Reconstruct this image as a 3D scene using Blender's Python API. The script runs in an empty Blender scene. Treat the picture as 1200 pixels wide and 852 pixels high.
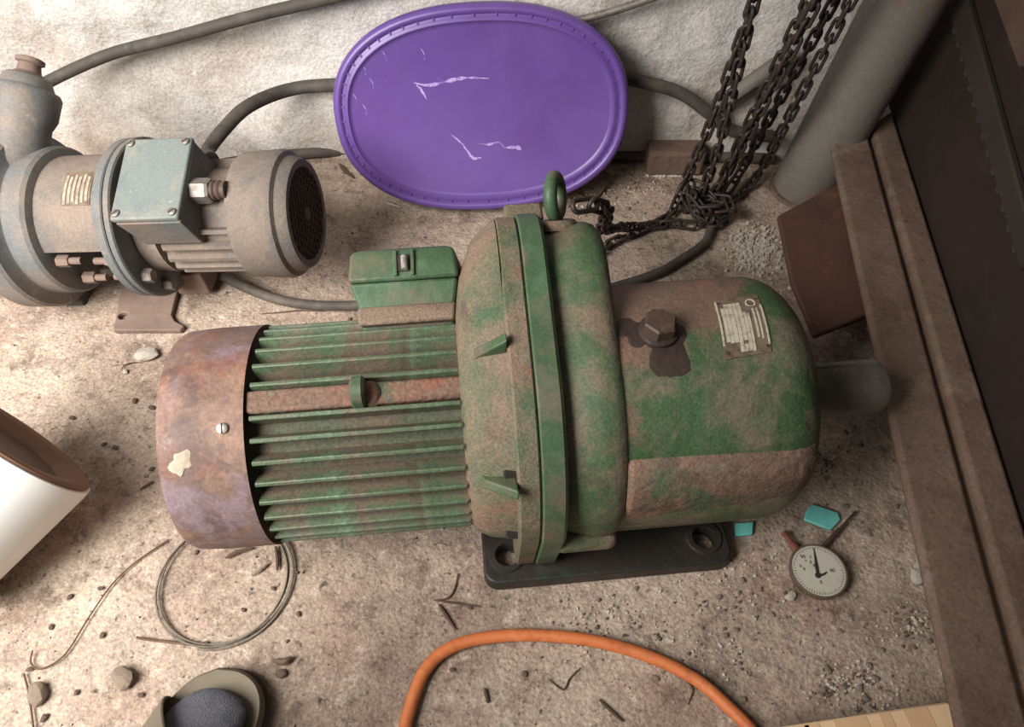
import bpy, bmesh, math, random
from mathutils import Vector, Matrix, noise

R = math.radians
SC = bpy.context.scene
COL = SC.collection
rnd = random.Random(7)

# ------------------------------------------------------------------ camera, light, exposure
PITCH, FPX, CAMH = R(52), 870.0, 1.0
cam_d = bpy.data.cameras.new('camera')
cam_d.sensor_fit = 'HORIZONTAL'; cam_d.sensor_width = 36.0
cam_d.lens = 36.0 * FPX / 1200.0
cam_d.clip_start = 0.02
cam = bpy.data.objects.new('camera', cam_d); COL.objects.link(cam)
cam.location = (0, 0, CAMH); cam.rotation_euler = (R(90) - PITCH, 0, 0)
SC.camera = cam

w = bpy.data.worlds.new('workshop_ambient'); SC.world = w; w.use_nodes = True
bg = w.node_tree.nodes['Background']
bg.inputs[0].default_value = (1.0, 0.97, 0.94, 1); bg.inputs[1].default_value = 0.15

def area(name, loc, target, sx, sy, power, col):
    l = bpy.data.lights.new(name, 'AREA'); l.shape = 'RECTANGLE'; l.size = sx; l.size_y = sy
    l.energy = power; l.color = col
    o = bpy.data.objects.new(name, l); COL.objects.link(o); o.location = loc
    o.rotation_euler = (Vector(target) - Vector(loc)).to_track_quat('-Z', 'Y').to_euler()
    return o
door = area('doorway_daylight', (-1.3, -0.2, 1.4), (-0.86, 0.85, 0.0), 1.1, 1.1, 43, (1.0, 0.97, 0.94)); door.data.spread = R(108)

SC.view_settings.view_transform = 'Standard'
SC.view_settings.look = 'None'
SC.view_settings.gamma = 1.0
SC.view_settings.exposure = 0.0
SC.view_settings.use_curve_mapping = False

# ------------------------------------------------------------------ placing helpers
_f = Vector((0, math.cos(PITCH), -math.sin(PITCH))); _u = Vector((0, math.sin(PITCH), math.cos(PITCH)))
CAM = Vector((0, 0, CAMH))
def ray(px, py): return _f + Vector((1, 0, 0)) * ((px - 600) / FPX) + _u * ((426 - py) / FPX)
def at(px, py, z=0.0):
    d = ray(px, py); return CAM + d * ((z - CAMH) / d.z)
def aty(px, py, y):
    d = ray(px, py); return CAM + d * (y / d.y)
def atplane(px, py, p0, n):
    d = ray(px, py); return CAM + d * ((p0 - CAM).dot(n) / d.dot(n))

# ------------------------------------------------------------------ materials
def srgb(r, g, b):
    f = lambda c: (c / 12.92 if c <= 0.04045 else ((c + 0.055) / 1.055) ** 2.4)
    return (f(r / 255), f(g / 255), f(b / 255), 1)

def mat(name, base, layers=(), rough=0.7, metal=0.0, bump=(60, 0.2), grain=None, spec=0.4, bump2=None):
    """layers: (rgb, scale, lo, hi, strength, offset) noise masks laid over the base colour"""
    m = bpy.data.materials.new(name); m.use_nodes = True
    nt = m.node_tree; N = nt.nodes; L = nt.links
    b = N['Principled BSDF']; b.inputs['Roughness'].default_value = rough
    b.inputs['Metallic'].default_value = metal; b.inputs['Specular IOR Level'].default_value = spec
    tc = N.new('ShaderNodeTexCoord')
    col = None
    for i, lay in enumerate(layers):
        rgb, sc, lo, hi, st, off = lay[:6]
        mp = N.new('ShaderNodeMapping'); mp.inputs['Location'].default_value = (off, off * 1.7, off * 0.6)
        L.new(tc.outputs['Object'], mp.inputs[0])
        nz = N.new('ShaderNodeTexNoise'); nz.inputs['Scale'].default_value = sc
        nz.inputs['Detail'].default_value = 8; nz.inputs['Roughness'].default_value = 0.66
        nz.inputs['Distortion'].default_value = 0.3
        L.new(mp.outputs[0], nz.inputs[0])
        rp = N.new('ShaderNodeMapRange'); rp.inputs[1].default_value = lo; rp.inputs[2].default_value = hi
        rp.inputs[3].default_value = 0; rp.inputs[4].default_value = st
        src = nz.outputs[0]
        if len(lay) > 6:                       # wear that favours one end of the casting
            dt = N.new('ShaderNodeVectorMath'); dt.operation = 'DOT_PRODUCT'; dt.inputs[1].default_value = lay[6][:3]
            L.new(tc.outputs['Object'], dt.inputs[0])
            ad = N.new('ShaderNodeMath'); ad.operation = 'ADD'; L.new(dt.outputs['Value'], ad.inputs[0]); ad.inputs[1].default_value = lay[6][3]
            ad2 = N.new('ShaderNodeMath'); ad2.operation = 'ADD'; L.new(src, ad2.inputs[0]); L.new(ad.outputs[0], ad2.inputs[1]); src = ad2.outputs[0]
        L.new(src, rp.inputs[0])
        mx = N.new('ShaderNodeMix'); mx.data_type = 'RGBA'
        L.new(rp.outputs[0], mx.inputs[0])
        if col is None: mx.inputs[6].default_value = srgb(*base)
        else: L.new(col, mx.inputs[6])
        mx.inputs[7].default_value = srgb(*rgb)
        col = mx.outputs[2]
    if grain:
        nz = N.new('ShaderNodeTexNoise'); nz.inputs['Scale'].default_value = grain[0]; nz.inputs['Detail'].default_value = 4
        L.new(tc.outputs['Object'], nz.inputs[0])
        rp = N.new('ShaderNodeMapRange'); rp.inputs[1].default_value = 0.3; rp.inputs[2].default_value = 0.7
        rp.inputs[3].default_value = 1 - grain[1]; rp.inputs[4].default_value = 1 + grain[1]
        L.new(nz.outputs[0], rp.inputs[0])
        mx = N.new('ShaderNodeMix'); mx.data_type = 'RGBA'; mx.blend_type = 'MULTIPLY'; mx.inputs[0].default_value = 1
        if col is None: mx.inputs[6].default_value = srgb(*base)
        else: L.new(col, mx.inputs[6])
        cb = N.new('ShaderNodeCombineColor')
        for k in range(3): L.new(rp.outputs[0], cb.inputs[k])
        L.new(cb.outputs[0], mx.inputs[7]); col = mx.outputs[2]
    if col is None: b.inputs['Base Color'].default_value = srgb(*base)
    else: L.new(col, b.inputs['Base Color'])
    prev = None
    for bp in (bump, bump2):
        if not bp: continue
        nz = N.new('ShaderNodeTexNoise'); nz.inputs['Scale'].default_value = bp[0]; nz.inputs['Detail'].default_value = 6
        L.new(tc.outputs['Object'], nz.inputs[0])
        bn = N.new('ShaderNodeBump'); bn.inputs['Strength'].default_value = bp[1]
        bn.inputs['Distance'].default_value = 0.01 if len(bp) < 3 else bp[2]
        L.new(nz.outputs[0], bn.inputs['Height'])
        if prev: L.new(prev, bn.inputs['Normal'])
        prev = bn.outputs[0]
    if prev: L.new(prev, b.inputs['Normal'])
    return m

DUST = (124, 104, 88); RUST = (122, 76, 60); DIRT = (78, 64, 54)
M = {}
M['floor'] = mat('concrete_floor', (158, 140, 124), [
    ((184, 168, 150), 3.0, 0.42, 0.7, 0.9, 0.3), ((120, 104, 92), 4.5, 0.48, 0.7, 0.75, 2.1),
    ((150, 118, 104), 9.0, 0.52, 0.72, 0.6, 5.5), ((108, 92, 80), 24, 0.52, 0.66, 0.75, 3.3),
    ((200, 184, 164), 48, 0.56, 0.7, 0.7, 4.4), ((74, 62, 54), 85, 0.58, 0.68, 0.85, 8.0)],
    rough=0.95, bump=(40, 0.5, 0.012), bump2=(170, 0.5, 0.005), grain=(260, 0.28), spec=0.2)
M['wall'] = mat('rough_plaster_wall', (190, 184, 176), [
    ((210, 205, 200), 4, 0.42, 0.68, 0.9, 0.7), ((170, 152, 134), 5, 0.5, 0.72, 0.75, 3.0, (0, 0, -0.5, 0.09)),
    ((142, 126, 112), 16, 0.55, 0.72, 0.6, 6.1), ((96, 90, 90), 30, 0.66, 0.76, 0.7, 9.3)],
    rough=0.95, bump=(55, 0.35, 0.012), bump2=(150, 0.4, 0.005), grain=(220, 0.2), spec=0.2)
M['green'] = mat('green_paint_worn', (64, 84, 56), [
    ((82, 104, 74), 9, 0.45, 0.7, 0.7, 0.2), (DUST, 6.0, 0.44, 0.56, 0.85, 1.5),
    ((130, 94, 80), 9, 0.55, 0.63, 0.9, 4.2), (DIRT, 26, 0.58, 0.7, 0.6, 7.7), ((150, 170, 150), 40, 0.69, 0.73, 0.7, 3.1)],
    rough=0.62, bump=(70, 0.25, 0.006), bump2=(260, 0.3, 0.002), grain=(320, 0.25))
M['green_dusty'] = mat('green_paint_dusty', (72, 90, 64), [
    (DUST, 9, 0.38, 0.56, 0.95, 2.5), ((126, 90, 74), 12, 0.56, 0.66, 0.8, 6.2), (DIRT, 30, 0.56, 0.7, 0.6, 1.7)],
    rough=0.75, bump=(80, 0.3, 0.006), bump2=(300, 0.4, 0.002), grain=(350, 0.3))
M['green_clean'] = mat('green_paint_brighter', (64, 88, 61), [
    ((88, 114, 86), 14, 0.48, 0.68, 0.8, 1.2), ((108, 94, 80), 10, 0.48, 0.6, 0.85, 3.3), (RUST, 22, 0.62, 0.7, 0.8, 5.1),
    ((164, 176, 156), 60, 0.7, 0.74, 0.7, 0.4)], rough=0.5, bump=(60, 0.2, 0.004), grain=(300, 0.15))
M['fin'] = mat('fin_green_grimy', (78, 94, 70), [
    ((106, 126, 102), 30, 0.52, 0.66, 0.8, 3.4), ((106, 92, 78), 16, 0.40, 0.56, 0.95, 0.6, (0, 0, -9, 1.12)), ((80, 66, 54), 34, 0.55, 0.7, 0.7, 8.1)],
    rough=0.5, bump=(90, 0.25, 0.004), grain=(300, 0.25))
M['green_barrel'] = mat('green_paint_gearcase', (60, 84, 53), [
    ((82, 106, 76), 9, 0.45, 0.7, 0.7, 0.2), ((116, 104, 88), 10, 0.47, 0.60, 0.85, 2.4),
    ((116, 92, 78), 7.0, 0.46, 0.54, 0.92, 1.5, (-0.9, 1.3, 0.6, -0.02)),
    ((138, 98, 84), 10, 0.56, 0.62, 0.9, 4.2, (-0.6, 0.5, 0, 0.12)), (DIRT, 26, 0.58, 0.7, 0.6, 7.7), ((158, 176, 156), 34, 0.68, 0.71, 0.8, 3.1)],
    rough=0.5, bump=(70, 0.3, 0.006), bump2=(260, 0.3, 0.002), grain=(320, 0.25))
M['fin_root'] = mat('motor_barrel_grime', (74, 78, 62), [((92, 76, 62), 16, 0.45, 0.62, 0.9, 1.1), ((118, 76, 58), 14, 0.58, 0.68, 0.8, 4.0)],
    rough=0.85, bump=(90, 0.4, 0.005), grain=(280, 0.3))
M['ridge'] = mat('ridge_rust_paint', (112, 88, 74), [((134, 80, 62), 16, 0.48, 0.62, 0.9, 2.0), ((74, 104, 78), 18, 0.56, 0.66, 0.8, 6.6), (DIRT, 40, 0.58, 0.7, 0.7, 1.0)],
    rough=0.8, bump=(120, 0.5, 0.005), grain=(260, 0.3))
M['rust_cover'] = mat('rusted_sheet_cover', (104, 84, 76), [
    ((140, 108, 88), 13, 0.46, 0.6, 0.85, 0.4), ((118, 70, 56), 8, 0.5, 0.62, 0.85, 3.2), ((122, 106, 112), 9, 0.52, 0.62, 0.85, 6.0),
    ((150, 136, 122), 24, 0.62, 0.7, 0.7, 1.3), ((78, 58, 52), 22, 0.52, 0.66, 0.7, 9.0)], rough=0.62, bump=(60, 0.3, 0.004), grain=(260, 0.2))
M['bare_patch'] = mat('bare_filler_patch', (176, 164, 146), [((150, 134, 116), 60, 0.45, 0.65, 0.8, 0)], rough=0.9)
M['rusty_low'] = mat('lower_housing_rust', (108, 90, 76), [((128, 98, 82), 12, 0.47, 0.6, 0.85, 0.9), ((70, 90, 66), 10, 0.50, 0.57, 0.85, 2.2, (-0.35, 0, -0.3, 0.10)),
    ((86, 70, 60), 18, 0.52, 0.64, 0.7, 4.6), ((120, 112, 96), 30, 0.58, 0.68, 0.6, 6.6)],
    rough=0.75, bump=(70, 0.4, 0.008), bump2=(260, 0.3, 0.002), grain=(300, 0.3))
M['oily_black'] = mat('oily_black_iron', (46, 40, 36), [((34, 38, 32), 14, 0.45, 0.65, 0.8, 0.8), ((70, 58, 48), 30, 0.55, 0.7, 0.6, 3.0), ((40, 58, 44), 12, 0.6, 0.7, 0.7, 8.8)],
    rough=0.5, bump=(60, 0.3, 0.005))
M['oil_stain'] = mat('oil_soaked_grime', (62, 48, 42), [((48, 38, 34), 40, 0.45, 0.65, 0.8, 0.8)], rough=0.55, bump=(90, 0.4, 0.004))
M['hexplug'] = mat('hex_plug_brown_iron', (74, 58, 50), [((96, 78, 66), 60, 0.5, 0.7, 0.7, 1.0)], rough=0.55, bump=(150, 0.3, 0.003))
M['shaft'] = mat('bare_steel_shaft', (112, 106, 96), [((84, 80, 73), 20, 0.45, 0.65, 0.8, 0.2), ((140, 134, 122), 90, 0.6, 0.72, 0.7, 3.3)], rough=0.42, metal=0.2, bump=(100, 0.15, 0.003))
M['plate_worn'] = mat('nameplate_worn_rows', (160, 148, 130), [((122, 108, 94), 90, 0.45, 0.6, 0.9, 0.1)], rough=0.6, bump=(300, 0.3, 0.002))
M['plate_dirty'] = mat('nameplate_dirty_edge', (118, 102, 84), [((84, 68, 54), 60, 0.45, 0.62, 0.9, 0.4)], rough=0.6, bump=(200, 0.3, 0.002))
M['plate_light'] = mat('nameplate_aluminium', (196, 188, 168), [((150, 138, 118), 120, 0.5, 0.66, 0.9, 0.1), ((96, 84, 70), 200, 0.6, 0.7, 0.9, 0.5)], rough=0.5, metal=0.1, bump=(400, 0.2, 0.002))
M['steel_bright'] = mat('bright_screw_steel', (190, 184, 172), [((120, 108, 96), 150, 0.5, 0.65, 0.8, 0.3)], rough=0.35, metal=0.6, bump=None)
M['steel_dull'] = mat('dull_bolt_steel', (128, 122, 114), [((92, 78, 68), 90, 0.5, 0.65, 0.8, 0.3)], rough=0.5, metal=0.4, bump=None)
M['grey'] = mat('grey_paint_dusty', (102, 104, 103), [((128, 112, 98), 8, 0.42, 0.62, 0.85, 1.2), ((84, 86, 88), 12, 0.5, 0.68, 0.7, 4.1), ((146, 142, 136), 30, 0.62, 0.72, 0.6, 7.0)],
    rough=0.65, bump=(80, 0.2, 0.004), grain=(260, 0.14))
M['grey_dusty'] = mat('grey_paint_brown_dust', (110, 101, 93), [((130, 114, 100), 9, 0.42, 0.62, 0.85, 3.2), ((88, 88, 88), 11, 0.52, 0.68, 0.8, 0.4), ((100, 82, 70), 30, 0.6, 0.7, 0.6, 7.0)],
    rough=0.75, bump=(80, 0.25, 0.004), grain=(260, 0.16))
M['grey_box'] = mat('blue_grey_box_paint', (112, 119, 115), [((140, 134, 120), 12, 0.5, 0.68, 0.8, 1.2), ((96, 104, 104), 8, 0.45, 0.65, 0.7, 5.1), ((176, 168, 150), 60, 0.64, 0.72, 0.7, 2.0)],
    rough=0.6, bump=(90, 0.15, 0.003), grain=(260, 0.1))
M['grey_dark'] = mat('dark_grey_iron', (74, 72, 70), [((96, 84, 74), 14, 0.48, 0.66, 0.8, 0.5)], rough=0.65, bump=(80, 0.2, 0.004))
M['bracket'] = mat('brown_grey_bracket', (124, 104, 92), [((100, 86, 78), 12, 0.45, 0.65, 0.8, 0.5)], rough=0.8, bump=(80, 0.25, 0.004))
M['grille'] = mat('fan_grille_dark', (84, 68, 60), [((110, 88, 76), 40, 0.5, 0.7, 0.7, 0.5)], rough=0.7, bump=None)
M['void'] = mat('fan_interior_black', (30, 26, 24), rough=0.9, bump=None)
M['purple'] = mat('purple_plastic', (96, 68, 138), [((104, 78, 142), 5, 0.4, 0.65, 0.7, 0.4), ((90, 60, 122), 7, 0.5, 0.7, 0.7, 2.4), ((122, 92, 160), 30, 0.66, 0.74, 0.4, 5.4)],
    rough=0.38, bump=(30, 0.05, 0.004), spec=0.5)
M['scuff'] = mat('white_scuff_mark', (172, 150, 200), [((112, 82, 160), 120, 0.5, 0.62, 0.9, 0.2)], rough=0.7, bump=None)
M['cable'] = mat('dusty_black_rubber', (72, 66, 60), [((96, 86, 76), 18, 0.48, 0.66, 0.8, 0.5), ((50, 46, 42), 30, 0.52, 0.68, 0.7, 3.0)], rough=0.7, bump=(120, 0.2, 0.003))
M['chain'] = mat('dark_oily_chain', (58, 50, 45), [((88, 76, 66), 120, 0.5, 0.7, 0.7, 0.4), ((70, 48, 38), 70, 0.55, 0.7, 0.7, 2.0)], rough=0.5, metal=0.3, bump=None)
M['pipe'] = mat('grey_painted_pipe', (112, 106, 98), [((96, 84, 74), 6, 0.46, 0.66, 0.8, 0.2), ((122, 90, 74), 12, 0.6, 0.7, 0.7, 3.3), ((74, 64, 58), 60, 0.64, 0.72, 0.7, 5.0)], rough=0.7, bump=(60, 0.2, 0.004), grain=(220, 0.1))
M['beam'] = mat('brown_rusty_beam', (112, 92, 78), [((92, 70, 58), 7, 0.45, 0.64, 0.8, 0.7), ((134, 116, 100), 10, 0.54, 0.7, 0.8, 2.9), ((74, 58, 50), 60, 0.6, 0.7, 0.7, 5.0)], rough=0.85, bump=(60, 0.35, 0.006), grain=(240, 0.18))
M['rust_plate'] = mat('red_brown_plate', (86, 60, 50), [((72, 52, 44), 9, 0.45, 0.64, 0.8, 0.7), ((120, 84, 66), 14, 0.58, 0.7, 0.7, 2.9)], rough=0.8, bump=(60, 0.2, 0.004), grain=(240, 0.1))
M['hopper'] = mat('dark_brown_sheet', (46, 33, 27), [((38, 28, 24), 4, 0.42, 0.64, 0.8, 0.7), ((62, 46, 37), 7, 0.55, 0.7, 0.6, 2.9), ((46, 42, 40), 12, 0.58, 0.7, 0.5, 4.0)], rough=0.75, bump=(40, 0.1, 0.004))
M['hopper_rib'] = mat('dark_grey_brown_rib', (54, 44, 39), [((46, 38, 34), 9, 0.45, 0.64, 0.8, 0.7)], rough=0.75, bump=(50, 0.2, 0.004))
M['side_plate'] = mat('pale_brown_sheet', (94, 74, 63), [((78, 60, 52), 9, 0.45, 0.64, 0.8, 0.7)], rough=0.8, bump=(50, 0.2, 0.004))
M['white_plastic'] = mat('white_plastic', (240, 241, 236), [((228, 227, 218), 7, 0.5, 0.75, 0.6, 0.3)], rough=0.4, bump=None)
M['mud'] = mat('brown_mud_residue', (134, 104, 84), [((106, 82, 68), 9, 0.45, 0.62, 0.9, 0.6), ((150, 118, 96), 14, 0.56, 0.7, 0.7, 2.0)], rough=0.75, bump=(60, 0.2, 0.004))
M['mud_dark'] = mat('dark_mud_pool', (100, 80, 66), [((84, 68, 58), 16, 0.45, 0.62, 0.9, 0.6)], rough=0.6, bump=(60, 0.2, 0.004))
M['olive'] = mat('olive_grey_foam', (112, 102, 86), [((126, 114, 98), 20, 0.5, 0.7, 0.6, 0.6)], rough=0.8, bump=(200, 0.1, 0.002))
M['olive_dark'] = mat('dark_outsole', (78, 66, 56), rough=0.8, bump=(200, 0.1, 0.002))
M['sock'] = mat('blue_grey_knit', (96, 96, 102), [((74, 76, 84), 50, 0.45, 0.65, 0.8, 0.6), ((122, 122, 126), 90, 0.56, 0.7, 0.7, 2.0)], rough=0.95, bump=(500, 0.6, 0.003))
M['trouser'] = mat('dark_work_trousers', (58, 58, 64), [((46, 46, 52), 12, 0.45, 0.65, 0.8, 0.6)], rough=0.95, bump=(200, 0.3, 0.003))
M['orange'] = mat('orange_hose_rubber', (200, 114, 66), [((164, 88, 52), 40, 0.5, 0.68, 0.8, 0.5), ((228, 148, 92), 25, 0.55, 0.72, 0.7, 2.5)], rough=0.5, bump=(160, 0.15, 0.002))
M['wire'] = mat('grey_steel_wire', (132, 124, 112), [((98, 88, 78), 60, 0.5, 0.66, 0.8, 0.3)], rough=0.45, metal=0.4, bump=None)
M['rusty_wire'] = mat('rusty_thin_wire', (98, 74, 58), rough=0.8, bump=None)
M['twig'] = mat('dry_twig', (84, 66, 54), [((64, 50, 42), 60, 0.5, 0.66, 0.8, 0.3)], rough=0.9, bump=None)
M['stone'] = mat('grey_concrete_crumb', (142, 126, 110), [((116, 100, 88), 40, 0.45, 0.65, 0.8, 0.3), ((166, 150, 132), 60, 0.55, 0.7, 0.8, 1.3)], rough=0.95, bump=(150, 0.5, 0.004))
M['stone_dark'] = mat('dark_crumb', (104, 88, 76), rough=0.95, bump=(150, 0.5, 0.004))
M['lime'] = mat('white_lime_rubble', (190, 180, 166), [((160, 146, 132), 60, 0.5, 0.68, 0.8, 0.6)], rough=0.95, bump=(150, 0.5, 0.004))
M['teal'] = mat('turquoise_foam', (112, 196, 186), [((88, 170, 164), 60, 0.52, 0.7, 0.8, 0.6)], rough=0.8, bump=(200, 0.2, 0.002))
M['bezel'] = mat('gauge_bezel_tarnished', (122, 108, 92), [((90, 76, 64), 60, 0.5, 0.68, 0.8, 0.6)], rough=0.45, metal=0.5, bump=None)
M['dial'] = mat('gauge_dial_white', (186, 180, 164), [((166, 158, 142), 40, 0.5, 0.7, 0.7, 0.3)], rough=0.5, bump=None)
M['ink'] = mat('gauge_ink_black', (44, 42, 40), rough=0.6, bump=None)
M['red_cap'] = mat('red_brown_cap', (112, 66, 52), rough=0.7, bump=None)
M['ply'] = mat('pale_plywood', (228, 194, 154), [((212, 172, 130), 14, 0.5, 0.7, 0.7, 0.4)], rough=0.75, bump=(200, 0.1, 0.002))
M['ply2'] = mat('pale_plywood_lamella', (210, 172, 132), [((226, 190, 148), 14, 0.5, 0.7, 0.7, 1.4)], rough=0.75, bump=(200, 0.1, 0.002))
M['brick'] = mat('brown_dusty_block', (106, 86, 74), [((84, 68, 60), 20, 0.45, 0.66, 0.8, 0.4)], rough=0.95, bump=(80, 0.5, 0.006))

# ------------------------------------------------------------------ mesh helpers
def frame_from(axis, up=Vector((0, 0, 1))):
    a = Vector(axis).normalized()
    if abs(a.dot(up)) > 0.95: up = Vector((0, 1, 0))
    b = up.cross(a).normalized(); c = a.cross(b)
    return a, b, c          # a along, b side, c "up"

class MB:
    def __init__(s): s.v = []; s.f = []
    def add(s, verts, faces):
        n = len(s.v); s.v += [Vector(p) for p in verts]; s.f += [tuple(i + n for i in f) for f in faces]; return s
    def box(s, c, size, rot=None):
        hx, hy, hz = size[0] / 2, size[1] / 2, size[2] / 2; c = Vector(c)
        P = [Vector((x * hx, y * hy, z * hz)) for z in (-1, 1) for y in (-1, 1) for x in (-1, 1)]
        if rot is not None: P = [rot @ p for p in P]
        return s.add([c + p for p in P], [(0, 2, 3, 1), (4, 5, 7, 6), (0, 1, 5, 4), (2, 6, 7, 3), (0, 4, 6, 2), (1, 3, 7, 5)])
    def loft(s, rings, cap=True, closed=True):
        n = len(rings[0]); V = [p for r in rings for p in r]; F = []
        for k in range(len(rings) - 1):
            for i in range(n if closed else n - 1):
                j = (i + 1) % n
                F.append((k * n + i, k * n + j, (k + 1) * n + j, (k + 1) * n + i))
        if cap: F.append(tuple(range(n - 1, -1, -1))); F.append(tuple((len(rings) - 1) * n + i for i in range(n)))
        return s.add(V, F)
    def lathe(s, prof, org=(0, 0, 0), axis=(1, 0, 0), n=40, cap=True, phase=0.0):
        """prof: (distance along axis, radius)"""
        a, b, c = frame_from(axis); o = Vector(org); rings = []
        for d, r in prof:
            rings.append([o + a * d + (b * math.cos(2 * math.pi * i / n + phase) + c * math.sin(2 * math.pi * i / n + phase)) * r for i in range(n)])
        return s.loft(rings, cap)
    def tube(s, pts, r, n=10, cap=True):
        pts = [Vector(p) for p in pts]; m = len(pts); rings = []
        rr = r if isinstance(r, (list, tuple)) else [r] * m
        t0 = (pts[1] - pts[0]).normalized(); up = Vector((0, 0, 1)) if abs(t0.z) < 0.9 else Vector((0, 1, 0))
        b = t0.cross(up).normalized()
        for i in range(m):
            t = (pts[min(i + 1, m - 1)] - pts[max(i - 1, 0)]).normalized()
            b = (b - t * b.dot(t)).normalized(); c = t.cross(b)
            rings.append([pts[i] + (b * math.cos(2 * math.pi * k / n) + c * math.sin(2 * math.pi * k / n)) * rr[i] for k in range(n)])
        return s.loft(rings, cap)
    def build(s, name, m, parent=None, smooth=40, bevel=0, seg=2, sub=0):
        me = bpy.data.meshes.new(name); me.from_pydata([tuple(p) for p in s.v], [], s.f)
        bm = bmesh.new(); bm.from_mesh(me); bmesh.ops.recalc_face_normals(bm, faces=bm.faces); bm.to_mesh(me); bm.free()
        return finish(name, me, m, parent, smooth, bevel, seg, sub)

def finish(name, me, m, parent=None, smooth=40, bevel=0, seg=2, sub=0):
    me.update()
    if smooth:
        for p in me.polygons: p.use_smooth = True
        if not bevel: me.set_sharp_from_angle(angle=R(smooth))
    me.materials.append(M[m] if isinstance(m, str) else m)
    o = bpy.data.objects.new(name, me); COL.objects.link(o)
    if parent: o.parent = parent
    if bevel:
        b = o.modifiers.new('bevel', 'BEVEL'); b.width = bevel; b.segments = seg; b.limit_method = 'ANGLE'; b.angle_limit = R(35)
        b.harden_normals = False
        me.set_sharp_from_angle(angle=R(75))
    if sub:
        sb = o.modifiers.new('sub', 'SUBSURF'); sb.levels = sub; sb.render_levels = sub
    return o

def tag(o, label=None, cat=None, group=None, kind=None):
    if label: o['label'] = label
    if cat: o['category'] = cat
    if group: o['group'] = group
    if kind: o['kind'] = kind
    return o
def empty(name, loc, rz, label, cat, group=None):
    o = bpy.data.objects.new(name, None); COL.objects.link(o); o.empty_display_size = 0.05
    o.location = loc; o.rotation_euler = (0, 0, rz)
    return tag(o, label, cat, group)
def inst(src, name, parent, matrix):
    c = bpy.data.objects.new(name, src.data); COL.objects.link(c); c.parent = parent
    c.matrix_local = matrix; return c
def catmull(pts, per=10):
    P = [Vector(p) for p in pts]; P = [P[0] * 2 - P[1]] + P + [P[-1] * 2 - P[-2]]; out = []
    for i in range(1, len(P) - 2):
        for k in range(per):
            t = k / per; a, b, c, d = P[i - 1], P[i], P[i + 1], P[i + 2]
            out.append(0.5 * ((2 * b) + (c - a) * t + (2 * a - 5 * b + 4 * c - d) * t * t + (3 * b - a - 3 * c + d) * t ** 3))
    out.append(P[-2]); return out
def support(circles, dr=0.0, n=72):
    """outline of the hull round some circles (cy, cz, r), point per direction"""
    out = []
    for i in range(n):
        t = 2 * math.pi * i / n; d = (math.cos(t), math.sin(t))
        c = max(circles, key=lambda q: q[0] * d[0] + q[1] * d[1] + q[2])
        out.append((c[0] + d[0] * (c[2] + dr), c[1] + d[1] * (c[2] + dr)))
    return out
def yz(x, poly, oz=0.0): return [Vector((x, p[0], p[1] + oz)) for p in poly]
def plate_holes(outer, holes, z0, z1):
    """flat plate with through holes -> mesh"""
    bm = bmesh.new(); ed = []
    for loop in [outer] + holes:
        vs = [bm.verts.new((p[0], p[1], z0)) for p in loop]
        ed += [bm.edges.new((vs[i], vs[(i + 1) % len(vs)])) for i in range(len(vs))]
    r = bmesh.ops.triangle_fill(bm, use_beauty=True, use_dissolve=False, edges=ed)
    fs = [g for g in r['geom'] if isinstance(g, bmesh.types.BMFace)]
    e = bmesh.ops.extrude_face_region(bm, geom=fs)
    bmesh.ops.translate(bm, vec=(0, 0, z1 - z0), verts=[g for g in e['geom'] if isinstance(g, bmesh.types.BMVert)])
    bmesh.ops.recalc_face_normals(bm, faces=bm.faces)
    me = bpy.data.meshes.new('plate'); bm.to_mesh(me); bm.free(); return me
def rrect(cx, cy, w, h, r, n=5):
    out = []
    for sx, sy, a0 in ((1, 1, 0), (-1, 1, 90), (-1, -1, 180), (1, -1, 270)):
        for k in range(n + 1):
            a = R(a0 + 90 * k / n)
            out.append((cx + sx * (w / 2 - r) + r * math.cos(a), cy + sy * (h / 2 - r) + r * math.sin(a)))
    return out
def circ(cx, cy, r, n=18): return [(cx + r * math.cos(2 * math.pi * i / n), cy + r * math.sin(2 * math.pi * i / n)) for i in range(n)]
def hexprism(mb, org, axis, across, h, phase=0.0):
    r = across / math.sqrt(3)
    return mb.lathe([(0, r), (h * 0.85, r), (h, r * 0.88)], org, axis, 6, True, phase)

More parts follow.
